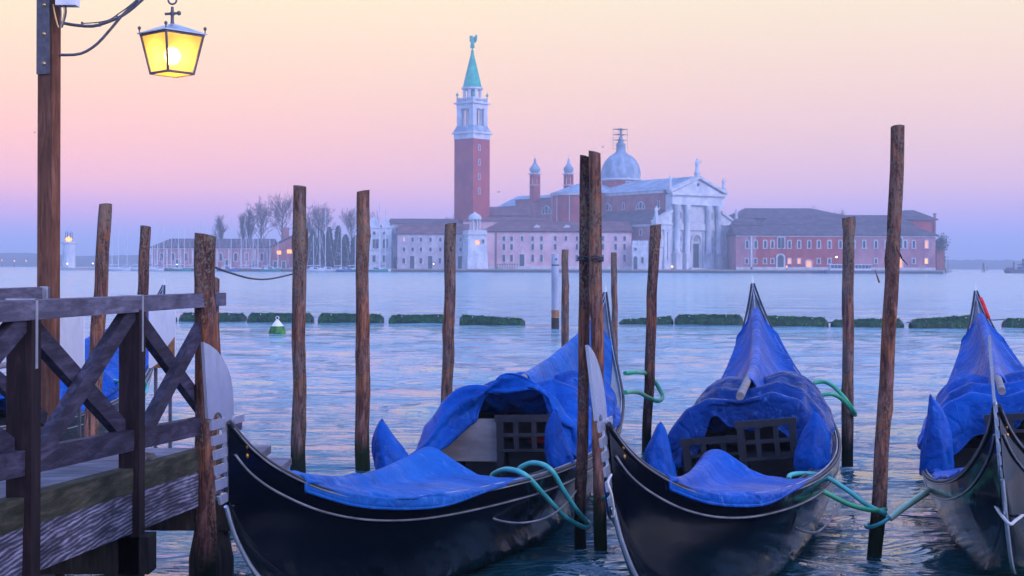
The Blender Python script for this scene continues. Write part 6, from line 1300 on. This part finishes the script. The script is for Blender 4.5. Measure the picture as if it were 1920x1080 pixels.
# mooring hoses
hose([(921, 899, 9.75), (927, 888, 9.75), (952, 880, 9.6), (985, 891, 9.5), (1020, 928, 9.7), (1060, 970, 10.05), (1094, 988, 10.38), (1103, 985, 10.48), (1101, 978, 10.6)], .019, 'mooring_hose', 'hose_teal', 'teal hose from the left gondola bow deck to the left wired pole')
hose([(972, 888, 10.1), (977, 876, 10.1), (1002, 868, 10.05), (1032, 880, 9.95), (1058, 922, 10.05), (1080, 955, 10.2), (1096, 974, 10.38), (1103, 984, 10.5)], .019, 'mooring_hose', 'hose_teal', 'second teal hose arching over the left gondola gunwale')
hose([(1172, 700, 14.6), (1195, 698, 14.9), (1215, 702, 15.98), (1232, 722, 16.0), (1242, 744, 15.9), (1233, 752, 15.7), (1215, 745, 15.6), (1195, 735, 14.9), (1172, 736, 14.2)], .024, 'mooring_hose', 'hose_green', 'green hose loop from the left gondola stern round the dark leaning pole')
hose([(1479, 899, 9.9), (1482, 891, 10.0), (1505, 888, 10.1), (1545, 893, 10.15), (1590, 920, 10.1), (1622, 944, 10.05), (1655, 961, 10.05), (1659, 962, 10.2)], .018, 'mooring_hose', 'hose_teal', 'upper teal hose from the middle gondola to the tallest pole')
hose([(1477, 905, 9.6), (1500, 906, 9.8), (1540, 920, 9.9), (1590, 945, 9.95), (1625, 955, 10.0), (1650, 957, 10.05), (1660, 955, 10.2)], .018, 'mooring_hose', 'hose_green', 'lower green hose from the middle gondola to the tallest pole')
hose([(1526, 718, 14.6), (1545, 716, 14.6), (1563, 725, 14.5), (1585, 748, 14.4), (1600, 770, 14.45), (1603, 776, 14.6), (1595, 776, 14.75)], .021, 'mooring_hose', 'hose_green', 'upper green hose from the middle gondola stern to its pole')
hose([(1540, 741, 14.2), (1560, 739, 14.2), (1580, 750, 14.3), (1600, 775, 14.5), (1604, 778, 14.65)], .021, 'mooring_hose', 'hose_green', 'lower green hose from the middle gondola stern to its pole')
hose([(1792, 926, 10.6), (1775, 919, 10.55), (1745, 920, 10.4), (1715, 938, 10.2), (1690, 955, 10.05), (1668, 972, 10.0)], .026, 'mooring_hose', 'hose_pale', 'thick faded green hose from the right gondola')
hose([(1672, 968, 10.02), (1650, 982, 10.0), (1628, 989, 10.1), (1625, 984, 10.3), (1645, 978, 10.36), (1662, 972, 10.3)], .014, 'mooring_rope', 'hose_teal', 'thin teal rope tail wound low on the tallest pole')
hose([(1192, 896, 8.9), (1202, 890, 8.9), (1216, 888, 9.0), (1222, 892, 9.1)], .014, 'mooring_hose', 'hose_green', 'short green hose on the left gunwale of the middle gondola')
hose([(1152, 928, 9.6), (1135, 933, 10.3), (1116, 941, 10.47), (1112, 938, 10.7)], .02, 'mooring_hose', 'hose_green', 'green hose end round the right wired pole behind the bow iron')
hose([(189, 714, 16.3), (204, 712, 16.3), (230, 716, 16.0), (262, 712, 15.05), (274, 722, 15.1), (270, 738, 14.9), (250, 737, 14.8), (225, 728, 15.5)], .02, 'mooring_hose', 'hose_teal', 'teal hose loop round the slim pole behind the jetty')
# bow ropes
hose([(1148, 968, 6.5), (1165, 955, 6.6), (1200, 926, 6.95)], .006, 'bow_rope', 'rope', 'pale rope across the bow of the middle gondola', 'rope')
hose([(1146, 890, 6.42), (1140, 905, 6.36), (1146, 925, 6.36), (1150, 950, 6.42), (1150, 966, 6.48)], .006, 'bow_rope', 'rope', 'pale rope looped round the bow iron of the middle gondola', 'rope')
hose([(1853, 922, 8.0), (1862, 940, 7.8), (1875, 962, 7.55), (1893, 982, 7.4), (1905, 975, 7.5), (1922, 962, 7.9)], .009, 'bow_rope', 'rope', 'pale rope slung under the bow iron of the right gondola', 'rope')
hose([(436, 948, 6.5), (480, 946, 6.9), (520, 940, 7.25)], .003, 'thin_rope', 'cable', 'thin dark cord along the bow of the left gondola', 'rope')
hose([(885, 946, 9.2), (905, 962, 8.95), (940, 977, 9.05), (985, 980, 9.3), (1030, 968, 9.65), (1065, 940, 10.1), (1090, 905, 10.8), (1110, 875, 11.6)], .007, 'side_rope', 'trim', 'thin slack rope hanging along the hull of the left gondola', 'rope')
hose([(1462, 962, 8.9), (1478, 978, 8.95), (1505, 996, 9.2), (1535, 996, 9.7), (1560, 970, 10.6), (1575, 935, 11.6)], .008, 'side_rope', 'trim', 'slack rope hanging along the right hull side of the middle gondola', 'rope')
